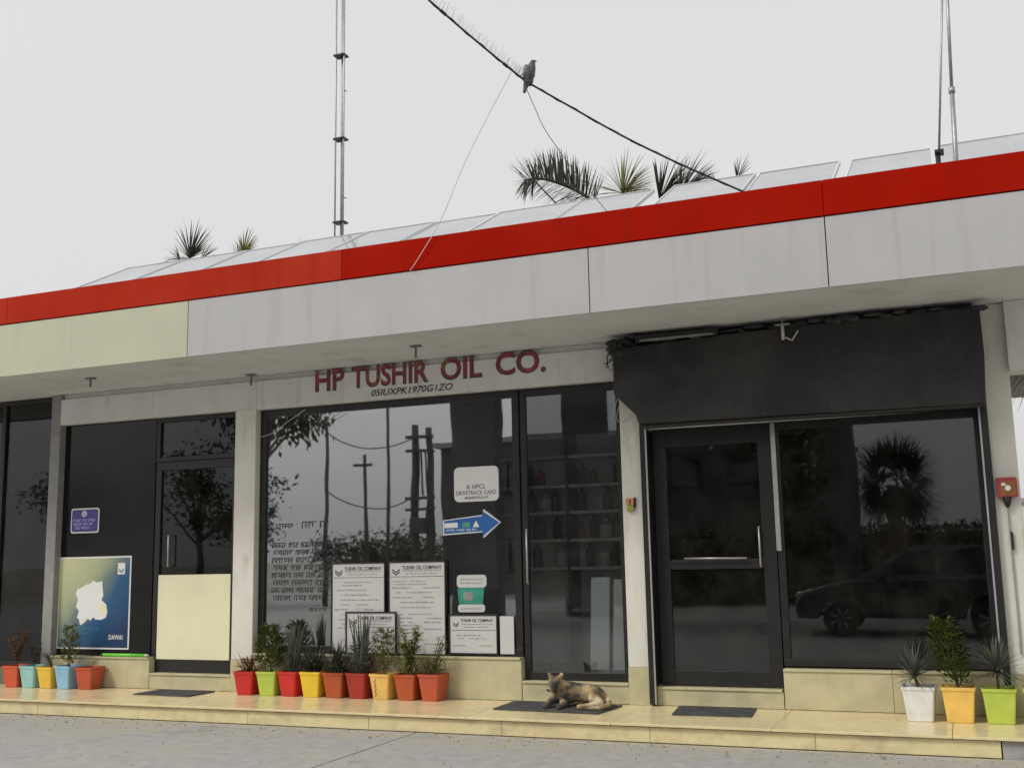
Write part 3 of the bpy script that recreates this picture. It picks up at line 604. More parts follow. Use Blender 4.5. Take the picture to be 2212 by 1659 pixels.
# ================================================================== THINGS ON THE FRONT
rng = random.Random(3)
def logo(mb, x, z, s, Y):
    for dz in (0, -0.28*s):
        mb.add([(x,Y,z+dz),(x+0.5*s,Y,z+dz-0.36*s),(x+s,Y,z+dz),(x+s,Y,z+dz+0.16*s),(x+0.5*s,Y,z+dz-0.2*s),(x,Y,z+dz+0.16*s)], [(0,1,4,5),(1,2,3,4)])
def framed_notice(name, label, x0, x1, z0, z1, y, heading, seed, cat='notice', tilt=0.0, frame=True, table=False):
    rg = random.Random(seed); t = thing(name, label, cat, ((x0+x1)/2, y, z0), 'notices in the shop window')
    b = MB().box(x0, x1, y-0.008, y, z0, z1); b.build('sheet', M_paper, t)
    if frame:
        f = MB(); fw = 0.014
        for a, bb, c, d in ((x0-fw,x1+fw,z1+0.001,z1+fw),(x0-fw,x1+fw,z0-fw,z0-0.001),(x0-fw,x0-0.001,z0,z1),(x1+0.001,x1+fw,z0,z1)): f.box(a, bb, y-0.016, y+0.004, c, d)
        f.build('frame', M_frame, t)
    i1, i2 = MB(), MB(); W, H = x1-x0, z1-z0; Y = y-0.0095
    lh = 0.036 if W > 0.5 else 0.028
    logo(i1, x0+0.03, z1-0.07, 0.085 if W > 0.5 else 0.06, Y)
    if heading: put_text(i1, heading, x0+W*0.23, x1-0.03, z1-0.03-lh, z1-0.03, Y, bold=0.02)
    marks(i2, x0+W*0.25, x1-0.04, z1-0.085, z1-0.072, Y, rg, 1); marks(i2, x0+W*0.3, x1-0.08, z1-0.112, z1-0.1, Y, rg, 1)
    rect(i1, x0+0.01, x1-0.01, z1-0.137, z1-0.133, Y)
    z = z1-0.175
    while z > z0+0.05:
        r_ = rg.random(); hh = rg.uniform(0.011, 0.016)
        if r_ < 0.55: marks(i2, x0+W*rg.uniform(0.05,0.2), x0+W*rg.uniform(0.55,0.95), z-hh, z, Y, rg, 0.9)
        elif r_ < 0.8:
            marks(i2, x0+0.03, x0+W*0.42, z-hh, z, Y, rg, 0.9); marks(i2, x0+W*0.62, x1-0.04, z-hh, z, Y, rg, 0.9)
        z -= rg.uniform(0.028, 0.05)
    i1.build('heading', M_ink, t); tag(i2.build('print', M_ink2, t), kind='stuff'); return t
framed_notice('notice_board', 'framed price notice, left of the two tall ones in the window', -5.905, -5.315, 0.56, 1.41, 9.575, 'TUSHIR OIL COMPANY', 11)
framed_notice('notice_board', 'framed price notice, right of the two tall ones in the window', -5.255, -4.655, 0.545, 1.412, 9.575, 'TUSHIR OIL COMPANY', 12)
framed_notice('notice_board', 'small landscape notice standing low before the two tall ones', -5.72, -5.18, 0.545, 0.93, 9.545, 'TUSHIR OIL COMPANY', 13)
framed_notice('notice_board', 'small notice sheet at the lower right corner of the window', -4.60, -4.12, 0.56, 0.905, 9.572, 'TUSHIR OIL COMPANY', 14)
t = thing('paper_sheet', 'narrow blank sheet beside the doorway at the window foot', 'notice', (-4.03, 9.57, 0.55)); MB().box(-4.085, -3.945, 9.566, 9.572, 0.555, 0.90).build('sheet', M_paper, t)
M_teal = mat('teal_print', (0.03,0.26,0.20), 0.5, 0.2, 12)
t = thing('window_sticker', 'pale rounded sticker with a green band in the middle window, under the arrow', 'sticker', (-4.38, 9.60, 0.93))
for pts, m_ in ((rrect(-4.54,-4.23,1.165,1.285,0.035), M_paper), ([(-4.52,1.012),(-4.27,1.012),(-4.255,1.162),(-4.535,1.162)], M_teal), (rrect(-4.53,-4.25,0.935,1.008,0.025), M_paper)): MB().prism(pts, 1, 9.597, 9.602).build('print_block', m_, t)
MB().prism(rrect(-4.47,-4.37,1.045,1.125,0.02), 1, 9.5945, 9.5965).build('print_block', M_gpaint, t)
i1 = MB(); marks(i1, -4.5, -4.27, 1.2, 1.215, 9.5955, rng, 1); marks(i1, -4.5, -4.27, 1.235, 1.25, 9.5955, rng, 1); marks(i1, -4.5, -4.27, 0.96, 0.975, 9.5955, rng, 1); tag(i1.build('print', M_ink2, t), kind='stuff')
# white rounded card sign
t = thing('card_sign', 'white rounded sign about a card, stuck on the dark glass', 'sign', (-4.32, 9.60, 1.98))
MB().prism(rrect(-4.555, -4.085, 1.98, 2.315, 0.05), 1, 9.594, 9.602).build('plate', M_white, t, bevel=0.001)
i1 = MB(); put_text(i1, '& HPCL', -4.42, -4.22, 2.10, 2.145, 9.5925, bold=0.01); put_text(i1, 'DRIVETRACK CARD', -4.535, -4.11, 2.045, 2.085, 9.5925, bold=0.012); put_text(i1, 'MEMBERSHIP', -4.44, -4.19, 2.004, 2.03, 9.5925, bold=0.005)
i1.build('lettering', M_ink2, t)
# blue arrow sign
M_bluep = mat('blue_print', (0.02,0.13,0.42), 0.45, 0.12, 8); M_greenp = mat('green_print', (0.10,0.34,0.22), 0.5, 0.2, 9)
t = thing('arrow_sign', 'blue and green arrow sign pointing right on the window', 'sign', (-4.4, 9.60, 1.66))
arrow = [(-4.68,1.665),(-4.255,1.685),(-4.25,1.63),(-4.07,1.775),(-4.25,1.905),(-4.255,1.85),(-4.68,1.81)]
MB().prism(arrow, 1, 9.594, 9.602).build('border', M_white, t)
cx_, cz_ = -4.36, 1.76; MB().prism([(cx_+(x-cx_)*0.955, cz_+(z-cz_)*0.86) for x, z in arrow], 1, 9.5915, 9.5935).build('plate', M_bluep, t)
MB().prism([(-4.66,1.735),(-4.52,1.735),(-4.52,1.785),(-4.66,1.78)], 1, 9.5895, 9.591).build('print_block', M_white, t); MB().prism([(-4.47,1.735),(-4.39,1.735),(-4.39,1.785),(-4.47,1.785)], 1, 9.5895, 9.591).build('print_block', M_greenp, t)
i1 = MB(); i1.add([(-4.36,9.59,1.735),(-4.29,9.59,1.735),(-4.325,9.59,1.80)], [(0,1,2)]); marks(i1, -4.64, -4.3, 1.70, 1.725, 9.589, rng, 1); i1.build('print', M_white, t)
# lettering on the left of the middle window
t = thing('window_lettering', 'many lines of dark lettering on the left of the middle window', 'lettering', (-6.25, 9.60, 1.0))
i1 = MB(); Yl = GY-0.0045
marks(i1, -6.61, -6.36, 1.775, 1.835, Yl, rng, 1, True); marks(i1, -6.30, -5.98, 1.78, 1.85, Yl, rng, 1, True)
tag(i1.build('heading', M_ink, t), kind='stuff')
i2 = MB(); z = 1.64
for k in range(8):
    marks(i2, -6.66+0.02*(k%2), -5.90-0.06*(k > 5), z-0.054, z, Yl, rng, 1, True); z -= 0.0765
z -= 0.05; marks(i2, -6.2, -6.0, z-0.035, z, Yl, rng, 1, True)
tag(i2.build('text_lines', M_ink, t), kind='stuff')
# purple-blue plate on the dark cladding
M_purp = mat('violet_print', (0.055,0.045,0.24), 0.4, 0.15, 9); M_lilac = mat('lilac_ink', (0.42,0.38,0.75), 0.5, 0.1)
t = thing('blue_plate', 'small violet-blue plate with pale lines of print on the dark panel', 'sign', (-9.16, 9.585, 1.80))
MB().prism(rrect(-9.36, -8.955, 1.81, 2.088, 0.03), 1, 9.582, 9.5885).build('border', M_white, t); MB().prism(rrect(-9.345, -8.97, 1.825, 2.073, 0.022), 1, 9.579, 9.5815).build('plate', M_purp, t)
i1 = MB()
for k in range(3): marks(i1, -9.32+0.03*(k == 2), -8.99-0.05*k, 1.935-0.042*k, 1.965-0.042*k, 9.5775, rng, 1, True)
tag(i1.build('print', M_lilac, t), kind='stuff')
i1 = MB(); n = 20; ring = [(math.cos(2*math.pi*k/n), math.sin(2*math.pi*k/n)) for k in range(n)]
i1.add([(-9.165+0.036*a, 9.5775, 2.025+0.034*b) for a, b in ring]+[(-9.165+0.024*a, 9.5775, 2.025+0.022*b) for a, b in ring], [(k, (k+1)%n, n+(k+1)%n, n+k) for k in range(n)])
rect(i1, -9.185, -9.145, 2.019, 2.032, 9.5775); i1.build('emblem', M_white, t)
# big poster
def poster_mat():
    ma, n, b = nmat('poster_print'); L = n.links.new
    tc = n.nodes.new('ShaderNodeNewGeometry'); sx = n.nodes.new('ShaderNodeSeparateXYZ'); L(tc.outputs['Position'], sx.inputs[0])
    a = n.nodes.new('ShaderNodeMapRange'); a.inputs[1].default_value = -9.5; a.inputs[2].default_value = -8.48; L(sx.outputs[0], a.inputs[0])
    c = n.nodes.new('ShaderNodeMapRange'); c.inputs[1].default_value = 1.53; c.inputs[2].default_value = 0.56; L(sx.outputs[2], c.inputs[0])
    s = n.nodes.new('ShaderNodeMath'); s.operation = 'ADD'; L(a.outputs[0], s.inputs[0]); L(c.outputs[0], s.inputs[1])
    nz = n.nodes.new('ShaderNodeTexNoise'); nz.inputs['Scale'].default_value = 2.5; L(tc.outputs['Position'], nz.inputs[0])
    s2 = n.nodes.new('ShaderNodeMath'); s2.operation = 'MULTIPLY_ADD'; s2.inputs[1].default_value = 0.35; L(nz.outputs[0], s2.inputs[0]); L(s.outputs[0], s2.inputs[2])
    h = n.nodes.new('ShaderNodeMath'); h.operation = 'MULTIPLY'; h.inputs[1].default_value = 0.43; L(s2.outputs[0], h.inputs[0])
    rp = n.nodes.new('ShaderNodeValToRGB'); e = rp.color_ramp.elements; e[0].position = 0.16; e[0].color = (0.60,0.62,0.36,1); e[1].position = 0.82; e[1].color = (0.008,0.035,0.11,1)
    for p, c_ in ((0.36,(0.40,0.43,0.27,1)),(0.47,(0.16,0.22,0.20,1)),(0.58,(0.02,0.10,0.22,1))):
        q_ = e.new(p); q_.color = c_
    L(h.outputs[0], rp.inputs[0]); L(rp.outputs[0], b.inputs['Base Color']); b.inputs['Roughness'].default_value = 0.3; return ma
t = thing('poster', 'large square poster fading from cream to blue with a white splash', 'poster', (-8.99, 9.58, 0.54))
MB().box(-9.50+0.003, -8.475, 9.580, 9.5885, 0.54, 1.545).build('border', M_white, t); MB().box(-9.478, -8.492, 9.577, 9.5795, 0.558, 1.527).build('sheet', poster_mat(), t)
spl = [(-9.22,1.19),(-9.17,1.20),(-9.10,1.24),(-9.03,1.25),(-9.0,1.285),(-8.95,1.26),(-8.87,1.275),(-8.86,1.20),(-8.845,1.12),(-8.87,1.07),(-8.80,1.02),(-8.78,0.94),(-8.80,0.88),(-8.87,0.855),(-8.95,0.86),(-8.97,0.885),(-9.02,0.845),(-9.05,0.87),(-9.10,0.825),(-9.16,0.795),(-9.18,0.86),(-9.21,0.88),(-9.185,0.95),(-9.23,1.0),(-9.205,1.08),(-9.24,1.13)]
MB().prism(spl, 1, 9.5745, 9.5765).build('splash', M_white, t)
MB().prism([(-8.905,0.935),(-8.90,1.03),(-8.85,1.05),(-8.80,1.01),(-8.785,0.95),(-8.81,0.90)], 1, 9.573, 9.5742).build('cream_patch', M_kick, t)
MB().prism(rrect(-8.655, -8.555, 1.345, 1.47, 0.012), 1, 9.5745, 9.5765).build('logo_plate', M_white, t)
i1 = MB(); logo(i1, -8.64, 1.40, 0.07, 9.573); i1.build('logo', M_ink2, t)
i1 = MB(); put_text(i1, 'DAWAI', -8.75, -8.56, 0.645, 0.695, 9.5755, bold=0.01); i1.build('lettering', M_white, t)
i1 = MB(); marks(i1, -9.33, -8.90, 0.745, 0.775, 9.5755, rng, 1); marks(i1, -9.25, -9.05, 0.70, 0.718, 9.5755, rng, 1); tag(i1.build('print', M_teal, t), kind='stuff')
# wall boxes
M_olive = mat('olive_case', (0.30,0.29,0.06), 0.4, 0.15, 30); M_alarm = mat('alarm_red', (0.34,0.045,0.05), 0.4, 0.15, 20); M_brown = mat('alarm_brown', (0.30,0.12,0.03), 0.5, 0.2, 20)
t = thing('switch_box', 'small orange switch box on the white pillar by the open doorway', 'switch box', (-2.745, 9.47, 1.83))
MB().box(-2.785, -2.715, 9.455, 9.497, 1.885, 1.945).build('case', M_box, t, bevel=0.004); MB().box(-2.78, -2.72, 9.46, 9.497, 1.83, 1.883).build('lower_case', M_olive, t, bevel=0.004)
MB().box(-2.752, -2.742, 9.449, 9.4545, 1.895, 1.93).build('switch', M_frame, t); MB().box(-2.712, -2.703, 9.47, 9.497, 1.86, 1.95).build('side_bracket', M_frame, t)
t = thing('alarm_box', 'red call point box with a black sounder on the right end pillar', 'alarm', (0.34, 9.47, 1.75))
MB().box(0.268, 0.415, 9.43, 9.4975, 1.83, 1.985).build('case', M_alarm, t, bevel=0.006); MB().prism(rrect(0.29, 0.40, 1.845, 1.955, 0.012), 1, 9.426, 9.429).build('face', M_brown, t)
MB().tube([(0.345,9.426,1.90),(0.345,9.415,1.90)], 0.022, 12).build('button', M_white, t); MB().box(0.30, 0.33, 9.421, 9.4255, 1.92, 1.94).build('mark', M_white, t)
MB().tube([(0.335,9.46,1.829),(0.335,9.46,1.79),(0.335,9.46,1.75)], [0.035,0.028,0.012], 10).build('sounder', M_wire, t, smooth=True)
MB().tube([(0.335,9.48,1.752),(0.333,9.482,1.4),(0.337,9.482,0.9),(0.334,9.482,0.62)], 0.006, 6).build('conduit', M_steel, t)
MB().tube([(0.345,9.478,1.56),(0.347,9.478,1.42)], 0.009, 6).build('coupling', M_frame, t)
# ceiling hooks: plate with a short stem
for k, (px, py, ln, lab) in enumerate(((196,818,0.10,'small ceiling bracket at the far left over the dark panel'),(591,822,0.12,'small ceiling bracket left of the painted name'),(898,748,0.12,'small ceiling bracket over the painted name'))):
    d = P(px, py, 9.0); x = d.x; yy = 9.0
    ray = P(px, py-2, 1.0)-Vector((0,0,CAMH)); q = Vector((0,0,CAMH))+ray*((SZ-CAMH)/ray.z); x, yy = q.x, min(q.y, 9.4)
    t = thing('ceiling_bracket', lab, 'bracket', (x, yy, SZ), 'ceiling brackets'); MB().box(x-0.05, x+0.05, yy-0.03, yy+0.03, SZ-0.016, SZ-0.001).build('plate', M_wireg, t); MB().tube([(x,yy,SZ-0.017),(x,yy,SZ-ln)], 0.012, 8).build('stem', M_wireg, t)
q = Vector((-1.28, 9.18, 3.33)); t = thing('ceiling_bracket', 'pale T-shaped bracket in front of the black shutter hood', 'bracket', tuple(q), 'ceiling brackets')
MB().box(q.x-0.06, q.x+0.06, q.y-0.012, q.y+0.012, 3.325, 3.337).build('plate', M_gpaint, t); MB().tube([(q.x,q.y,3.338),(q.x,q.y,3.399)], 0.006, 6).build('hanger', M_wireg, t); MB().tube([(q.x,q.y,3.324),(q.x,q.y,3.20)], 0.013, 8).build('stem', M_wirew, t, smooth=True)
MB().tube([(q.x+0.02,q.y,3.22),(q.x+0.07,q.y+0.01,3.19),(q.x+0.12,q.y+0.03,3.27)], 0.007, 6).build('loose_end', M_wirew, t)
# tube lamp and clutter lying on the hood
t = thing('tube_light', 'old grey tube light batten lying on top of the shutter hood', 'light', (-2.1, 9.25, 3.30)); MB().box(-2.56, -1.83, 9.195, 9.235, 3.318, 3.362).build('batten', M_frame, t, bevel=0.004); MB().tube([(-2.53,9.185,3.312),(-1.86,9.185,3.314)], 0.012, 8).build('tube', M_wireg, t, smooth=True); MB().box(-2.56,-2.53,9.17,9.236,3.296,3.317).build('end_cap', M_frame, t); MB().box(-1.86,-1.83,9.17,9.236,3.296,3.317).build('end_cap', M_frame, t)
cl = MB()
for i in range(40):
    x = -2.78+3.0*i/39+random.uniform(-0.04,0.04); cl.ball((x, 9.30+random.uniform(-0.05,0.05), 3.335+random.uniform(-0.02,0.025)), random.uniform(0.05,0.11), 0.06, random.uniform(0.02,0.04), 8, 5)
tag(cl.build('tarpaulin', M_tarp, smooth=True, origin=(-1.3,9.3,3.3)), 'crumpled black tarpaulin heaped along the top of the shutter hood', 'tarpaulin')
bl = MB()
for i in range(30):
    bl.ball((-2.80+random.uniform(-0.02,0.26), 9.30+random.uniform(-0.07,0.1), 3.30+random.uniform(-0.10,0.07)), random.uniform(0.03,0.07), 0.05, random.uniform(0.02,0.05), 8, 5)
for i in range(9):
    a = Vector((-2.78+random.uniform(-0.05,0.2), 9.2, 3.34)); pts = [a]
    for k in range(4): pts.append(pts[-1]+Vector((random.uniform(-0.08,0.08), random.uniform(-0.02,0.04), random.uniform(-0.09,0.02))))
    bl.tube(smooth_path(pts, 4), 0.006, 5)
tag(bl.build('cable_bundle', M_tarp, smooth=True, origin=(-2.7,9.3,3.3)), 'tangled bundle of black cables at the left corner of the shutter hood', 'cables')
WY = 9.44
wire('hanging_wire', [P(1333,722,WY), P(1318,745,WY), P(1312,775,WY), P(1318,800,WY), P(1332,790,WY)], 0.004, M_wireg, 'loop of grey wire hanging beside the hood corner')
wire('hanging_wire', [P(1345,830,WY), P(1338,850,WY), P(1328,880,WY), P(1322,905,WY)], 0.003, M_wirew, 'pale wire dangling left of the white pillar, longest strand')
wire('hanging_wire', [P(1348,838,WY), P(1340,870,WY), P(1332,900,WY), P(1336,912,WY)], 0.003, M_wirew, 'pale wire dangling left of the white pillar, nearer the pillar')
wire('hanging_wire', [P(1350,828,WY), P(1360,845,WY), P(1366,862,WY), P(1374,872,WY)], 0.004, M_wireg, 'grey wire crossing the top of the white pillar')
wire('hanging_wire', [P(1343,912,WY), P(1356,905,WY), P(1368,896,WY), P(1380,898,WY)], 0.0025, M_wireg, 'thin grey wire slung across the white pillar')
wire('window_cable', [P(562,945,9.57), P(590,935,9.56), P(612,918,9.55), P(640,898,9.55), P(660,884,9.55)], 0.0035, M_wirew, 'pale cable slung across the upper left corner of the middle window')
wire('window_cable', [P(706,912,9.57), P(720,902,9.56), P(738,890,9.56)], 0.003, M_wireg, 'short grey cable end under the middle window head')
# green stick on the left sill
t = thing('green_stick', 'bright green stick lying on the tiled sill under the poster', 'stick', (-8.45, 9.50, 0.47)); M_gr = mat('bright_green', (0.16,0.62,0.05), 0.35, 0.08, 20)
MB().tube([(-8.75,9.505,0.488),(-8.19,9.515,0.488)], 0.018, 10).build('rod', M_gr, t, smooth=True); MB().tube([(-8.19,9.515,0.488),(-8.15,9.516,0.488)], 0.016, 10).build('end_cap', M_wirew, t, smooth=True); MB().tube([(-8.78,9.505,0.488),(-8.75,9.505,0.488)], 0.016, 10).build('end_cap', M_frame, t, smooth=True)

# ================================================================== MATS
def floor_mat(label, c, tag_m=M_mat):
    """four corners in walkway coordinates"""
    z0, z1 = PZ+0.0015, PZ+0.012; cs = [Vector((x, y, 0)) for x, y in c]; ce = sum(cs, Vector())/4
    t = thing('door_mat', label, 'door mat', (ce.x, ce.y, PZ), 'mats on the walkway')
    b = MB(); vs = [(p.x,p.y,z0) for p in cs]+[(p.x,p.y,z1) for p in cs]; b.add(vs, [(3,2,1,0),(4,5,6,7),(0,1,5,4),(1,2,6,5),(2,3,7,6),(3,0,4,7)]); b.build('base', M_mat, t, bevel=0.003)
    r_ = MB(); n = 12
    for i in range(n):
        a = (i+0.5)/n; p, q_ = cs[0].lerp(cs[3], a), cs[1].lerp(cs[2], a); p, q_ = p.lerp(q_, 0.05), q_.lerp(p, 0.05)
        r_.tube([(p.x,p.y,z1), (q_.x,q_.y,z1)], 0.004, 6)
    r_.build('ribs', M_mat, t)
floor_mat('flat dark mat before the door with the cream lower panel', [(-7.94,9.06),(-7.22,9.02),(-7.20,9.42),(-7.90,9.42)])
floor_mat('wide dark mat on which the dog lies', [(-3.89,8.92),(-2.92,8.86),(-2.86,9.38),(-3.90,9.46)])
floor_mat('dark mat before the glass door under the shutter hood', [(-2.32,8.96),(-1.68,9.0),(-1.72,9.47),(-2.38,9.47)])

# ================================================================== POTTED PLANTS
def pot_geo(x, y, k, t, b=0.083, tp=0.114, h=0.232):
    """square tapered pot with a rim and a soil surface"""
    m_ = K[k]; z = PZ+0.001; mb = MB()
    rings = [(b-0.004,0),(b,0.006),(tp-0.006,h-0.026),(tp,h-0.024),(tp+0.001,h),(tp-0.007,h),(tp-0.012,h-0.035)]
    vs = []; cr = 0.016; n = 5
    for r_, dz in rings:
        for cx, cy, a0 in ((1,-1,-90),(1,1,0),(-1,1,90),(-1,-1,180)):
            for i in range(n):
                a = R(a0+90*i/(n-1)); vs.append((x+cx*(r_-cr)+cr*math.cos(a), y+cy*(r_-cr)+cr*math.sin(a), z+dz))
    q_ = 4*n; fs = [tuple(range(q_))[::-1]]
    for j in range(len(rings)-1): fs += [(j*q_+i, j*q_+(i+1)%q_, (j+1)*q_+(i+1)%q_, (j+1)*q_+i) for i in range(q_)]
    mb.add(vs, fs); mb.build('pot', m_, t)
    s = tp-0.011; MB().add([(x-s,y-s,z+h-0.034),(x+s,y-s,z+h-0.034),(x+s,y+s,z+h-0.03),(x-s,y+s,z+h-0.032)], [(0,1,2,3)]).build('soil', M_soil, t)
    return Vector((x, y, z+h-0.033))
def bush(mb, st, c0, c1, rad, n, leaf, up=0.3, stems=4):
    """leaves spread round a core that runs from c0 to c1"""
    c0, c1 = Vector(c0), Vector(c1)
    for i in range(stems):
        e = c0.lerp(c1, random.uniform(0.6,1))+Vector((random.uniform(-1,1)*rad*0.6, random.uniform(-1,1)*rad*0.5, 0))
        st.tube([c0+Vector((random.uniform(-0.02,0.02),random.uniform(-0.02,0.02),0)), c0.lerp(e,0.5)+Vector((random.uniform(-0.02,0.02),0,0)), e], [0.005,0.004,0.002], 5)
    for i in range(n):
        t = random.random()**0.8; p = c0.lerp(c1, 0.12+0.88*t); a = random.uniform(0, 6.283); r_ = rad*math.sqrt(random.random())*(0.55+0.6*math.sin(math.pi*min(1, t*0.85+0.12)))
        d = Vector((math.cos(a), math.sin(a), random.uniform(-0.2,0.9)+up)); mb.leaf(p+Vector((math.cos(a)*r_, math.sin(a)*r_*0.85, random.uniform(-0.02,0.02))), d, Vector((random.uniform(-.4,.4),random.uniform(-.4,.4),1)), leaf*random.uniform(0.6,1.25), leaf*0.45)
def plant(label, x, y, k, kind, group, **a):
    t = thing('potted_plant', label, 'potted plant', (x, y, PZ), group); s = pot_geo(x, y, k, t, **a.get('pot', {})); lf, st = MB(), MB(); lm = a.get('lm', L_bush); h = a.get('h', 0.3)
    lean = Vector((a.get('lean', 0), a.get('leany', 0), 0))
    if kind == 'bush': bush(lf, st, s, s+Vector((0,0,h))+lean, a.get('rad',0.09), a.get('n',260), a.get('leaf',0.045))
    elif kind == 'sword':
        for i in range(a.get('n',16)):
            an = random.uniform(0,6.283); sp_ = random.uniform(0.05,0.35); lf.blade(s+Vector((random.uniform(-.04,.04),random.uniform(-.04,.04),-0.01)), Vector((math.cos(an)*sp_,math.sin(an)*sp_,1))+lean, h*random.uniform(0.55,1.05), a.get('w',0.022), random.uniform(0.0,0.35), 5, 0.03)
    elif kind == 'arch':
        for i in range(a.get('n',34)):
            an = random.uniform(0,6.283); sp_ = random.uniform(0.15,0.8); lf.blade(s+Vector((random.uniform(-.03,.03),random.uniform(-.03,.03),0)), Vector((math.cos(an)*sp_,math.sin(an)*sp_,1)), h*random.uniform(0.6,1.25), a.get('w',0.012), random.uniform(0.9,2.2), 7, 0.02)
    elif kind == 'rosette':
        c = s+Vector((0,0,a.get('stem',0.08)))+lean; st.tube([s, c], [0.012,0.010], 6)
        for i in range(a.get('n',70)):
            an = random.uniform(0,6.283); e = random.uniform(-0.35,1.4); lf.blade(c, Vector((math.cos(an)*math.cos(e),math.sin(an)*math.cos(e),math.sin(e))), h*random.uniform(0.75,1.1), a.get('w',0.009), random.uniform(0.1,0.5), 4)
    elif kind == 'stems':
        for i in range(a.get('n',4)):
            an = random.uniform(0,6.283); e = s+Vector((math.cos(an)*0.10,math.sin(an)*0.06,h*random.uniform(0.6,1)))+lean; mid = s.lerp(e,0.55)+Vector((math.cos(an)*-0.02,0,0.02)); ps = smooth_path([s,mid,e],6); st.tube(ps, 0.003, 5)
            for p in ps[3:]:
                for q_ in range(a.get('lv',2)):
                    b_ = random.uniform(0,6.283); lf.leaf(p, Vector((math.cos(b_),math.sin(b_),random.uniform(-0.3,0.7))), Vector((0,0,1)), a.get('leaf',0.04)*random.uniform(0.6,1.3), a.get('leaf',0.04)*0.42)
    if group == gm_ and kind != 'bush':
        for i in range(26):
            an = random.uniform(0,6.283); sp_ = random.uniform(0.3,0.9); lf.blade(s+Vector((random.uniform(-.06,.06),random.uniform(-.06,.06),0)), Vector((math.cos(an)*sp_,math.sin(an)*sp_,1)), random.uniform(0.14,0.30), 0.012, random.uniform(0.4,2.0), 5, 0.05)
        bush(lf, st, s, s+Vector((random.uniform(-.04,.04),0,0.16)), 0.10, 110, 0.045, stems=2)
    if 'extra' in a: a['extra'](lf, st, s)
    t.rotation_euler = (0, 0, random.uniform(-0.08, 0.08)); t.scale = (1, 1, random.uniform(0.96, 1.05))
    if st.v: st.build('stem', M_stem, t)
    if lf.v: lf.build('foliage', lm, t)
    return t
gl, gm_, gr_ = 'pots in front of the poster', 'pots in front of the middle window', 'pots at the right end'
YL, YM, YR = 9.36, 9.362, 9.18
plant('orange pot with a tall russet stem, first from the left edge', -9.83, YL, 'orange', 'stems', gl, h=0.40, n=6, lv=5, lm=L_red, leaf=0.05)
plant('aqua pot with a sparse dark plant, left of the bright yellow one', -9.58, YL, 'aqua', 'stems', gl, h=0.30, n=6, lv=3, lm=L_dark, leaf=0.045)
plant('yellow pot with a thin plant, between the aqua and sky-blue pots', -9.33, YL, 'yellow', 'stems', gl, h=0.20, n=5, lv=2, lm=L_bush, leaf=0.04)
plant('sky-blue pot with a bushy olive plant, before the poster', -9.08, YL, 'blue', 'bush', gl, h=0.42, rad=0.085, n=260, lm=L_olive, leaf=0.055)
plant('brick-orange pot with little growth, at the right end of its row under the poster', -8.79, YL, 'brick', 'stems', gl, h=0.10, n=3, lv=1, lm=L_red, leaf=0.03)
plant('bright red pot with a small russet plant, at the left end beside the pillar', -6.75, YM, 'red', 'stems', gm_, h=0.20, n=4, lv=3, lm=L_red, leaf=0.045, lean=0.02)
plant('lime green pot with a dense leafy shrub, next to the bright red pot', -6.48, YM, 'lime', 'bush', gm_, h=0.46, rad=0.125, n=800, lm=L_bush, leaf=0.055, lean=-0.02)
plant('red pot with tall narrow sword leaves, between lime and lemon pots', -6.225, YM, 'red', 'sword', gm_, h=0.56, n=40, w=0.024, lm=L_grey)
plant('lemon yellow pot with dark arching grass', -5.975, YM, 'lemon', 'arch', gm_, h=0.36, n=110, w=0.013, lm=L_dark)
plant('rust orange pot with a dark spiky tuft, right of the lemon pot', -5.715, YM, 'rust', 'rosette', gm_, h=0.28, n=110, w=0.014, stem=0.07, lm=L_dark)
plant('dark red pot with the tallest upright blades, in front of the small notice', -5.455, YM, 'maroon', 'sword', gm_, h=0.66, n=36, w=0.03, lm=L_grey, extra=lambda lf, st, s: bush(lf, st, s, s+Vector((0,0,0.3)), 0.11, 260, 0.05))
def squiggle(lf, st, s): pass
pa = plant('amber yellow pot with a zigzag drawn on its side', -5.195, YM, 'amber', 'bush', gm_, h=0.42, rad=0.12, n=320, lm=L_olive, leaf=0.05)
zz = MB(); bx0 = -5.195-0.055
for k in range(7):
    a0 = (bx0+0.02*(k%2), YM-0.0985-0.0*k, PZ+0.03+0.022*k); a1 = (bx0+0.02*((k+1)%2), YM-0.0985, PZ+0.03+0.022*(k+1))
    f0 = 0.083+0.025*(a0[2]-PZ)/0.2+0.002; f1 = 0.083+0.025*(a1[2]-PZ)/0.2+0.002
    zz.tube([(a0[0], YM-f0, a0[2]), (a1[0], YM-f1, a1[2])], 0.0022, 5)
zz.build('zigzag', M_stem, pa)
plant('orange-red pot with pale arching leafy stems, second from the right end', -4.935, YM, 'rust', 'stems', gm_, h=0.46, n=10, lv=5, lm=L_pale, leaf=0.06)
plant('brick red pot with one thin sparse stem, at the right end of its row', -4.68, YM, 'brick', 'stems', gm_, h=0.40, n=5, lv=2, lm=L_olive, leaf=0.05, lean=0.03)
big = dict(b=0.094, tp=0.122, h=0.262)
plant('white pot with a spiky grey-green rosette', -0.415, YR, 'white', 'rosette', gr_, h=0.27, n=130, w=0.014, stem=0.10, lm=L_grey, pot=big, lean=-0.03)
plant('golden yellow pot with a tall shrub leaning left', -0.135, YR, 'gold', 'bush', gr_, h=0.52, rad=0.11, n=700, lm=L_bush, leaf=0.05, lean=-0.09, pot=big, extra=lambda lf, st, s: bush(lf, st, s, s+Vector((0.02,0,0.22)), 0.09, 130, 0.045))
plant('lime pot with a spiky grey tuft, right of the golden pot', 0.145, YR, 'lime', 'rosette', gr_, h=0.28, n=150, w=0.014, stem=0.15, lm=L_grey, pot=big)
plant('green pot cut off by the right edge of the picture', 0.43, YR, 'lime', 'stems', gr_, h=0.2, n=3, lv=1, pot=big)

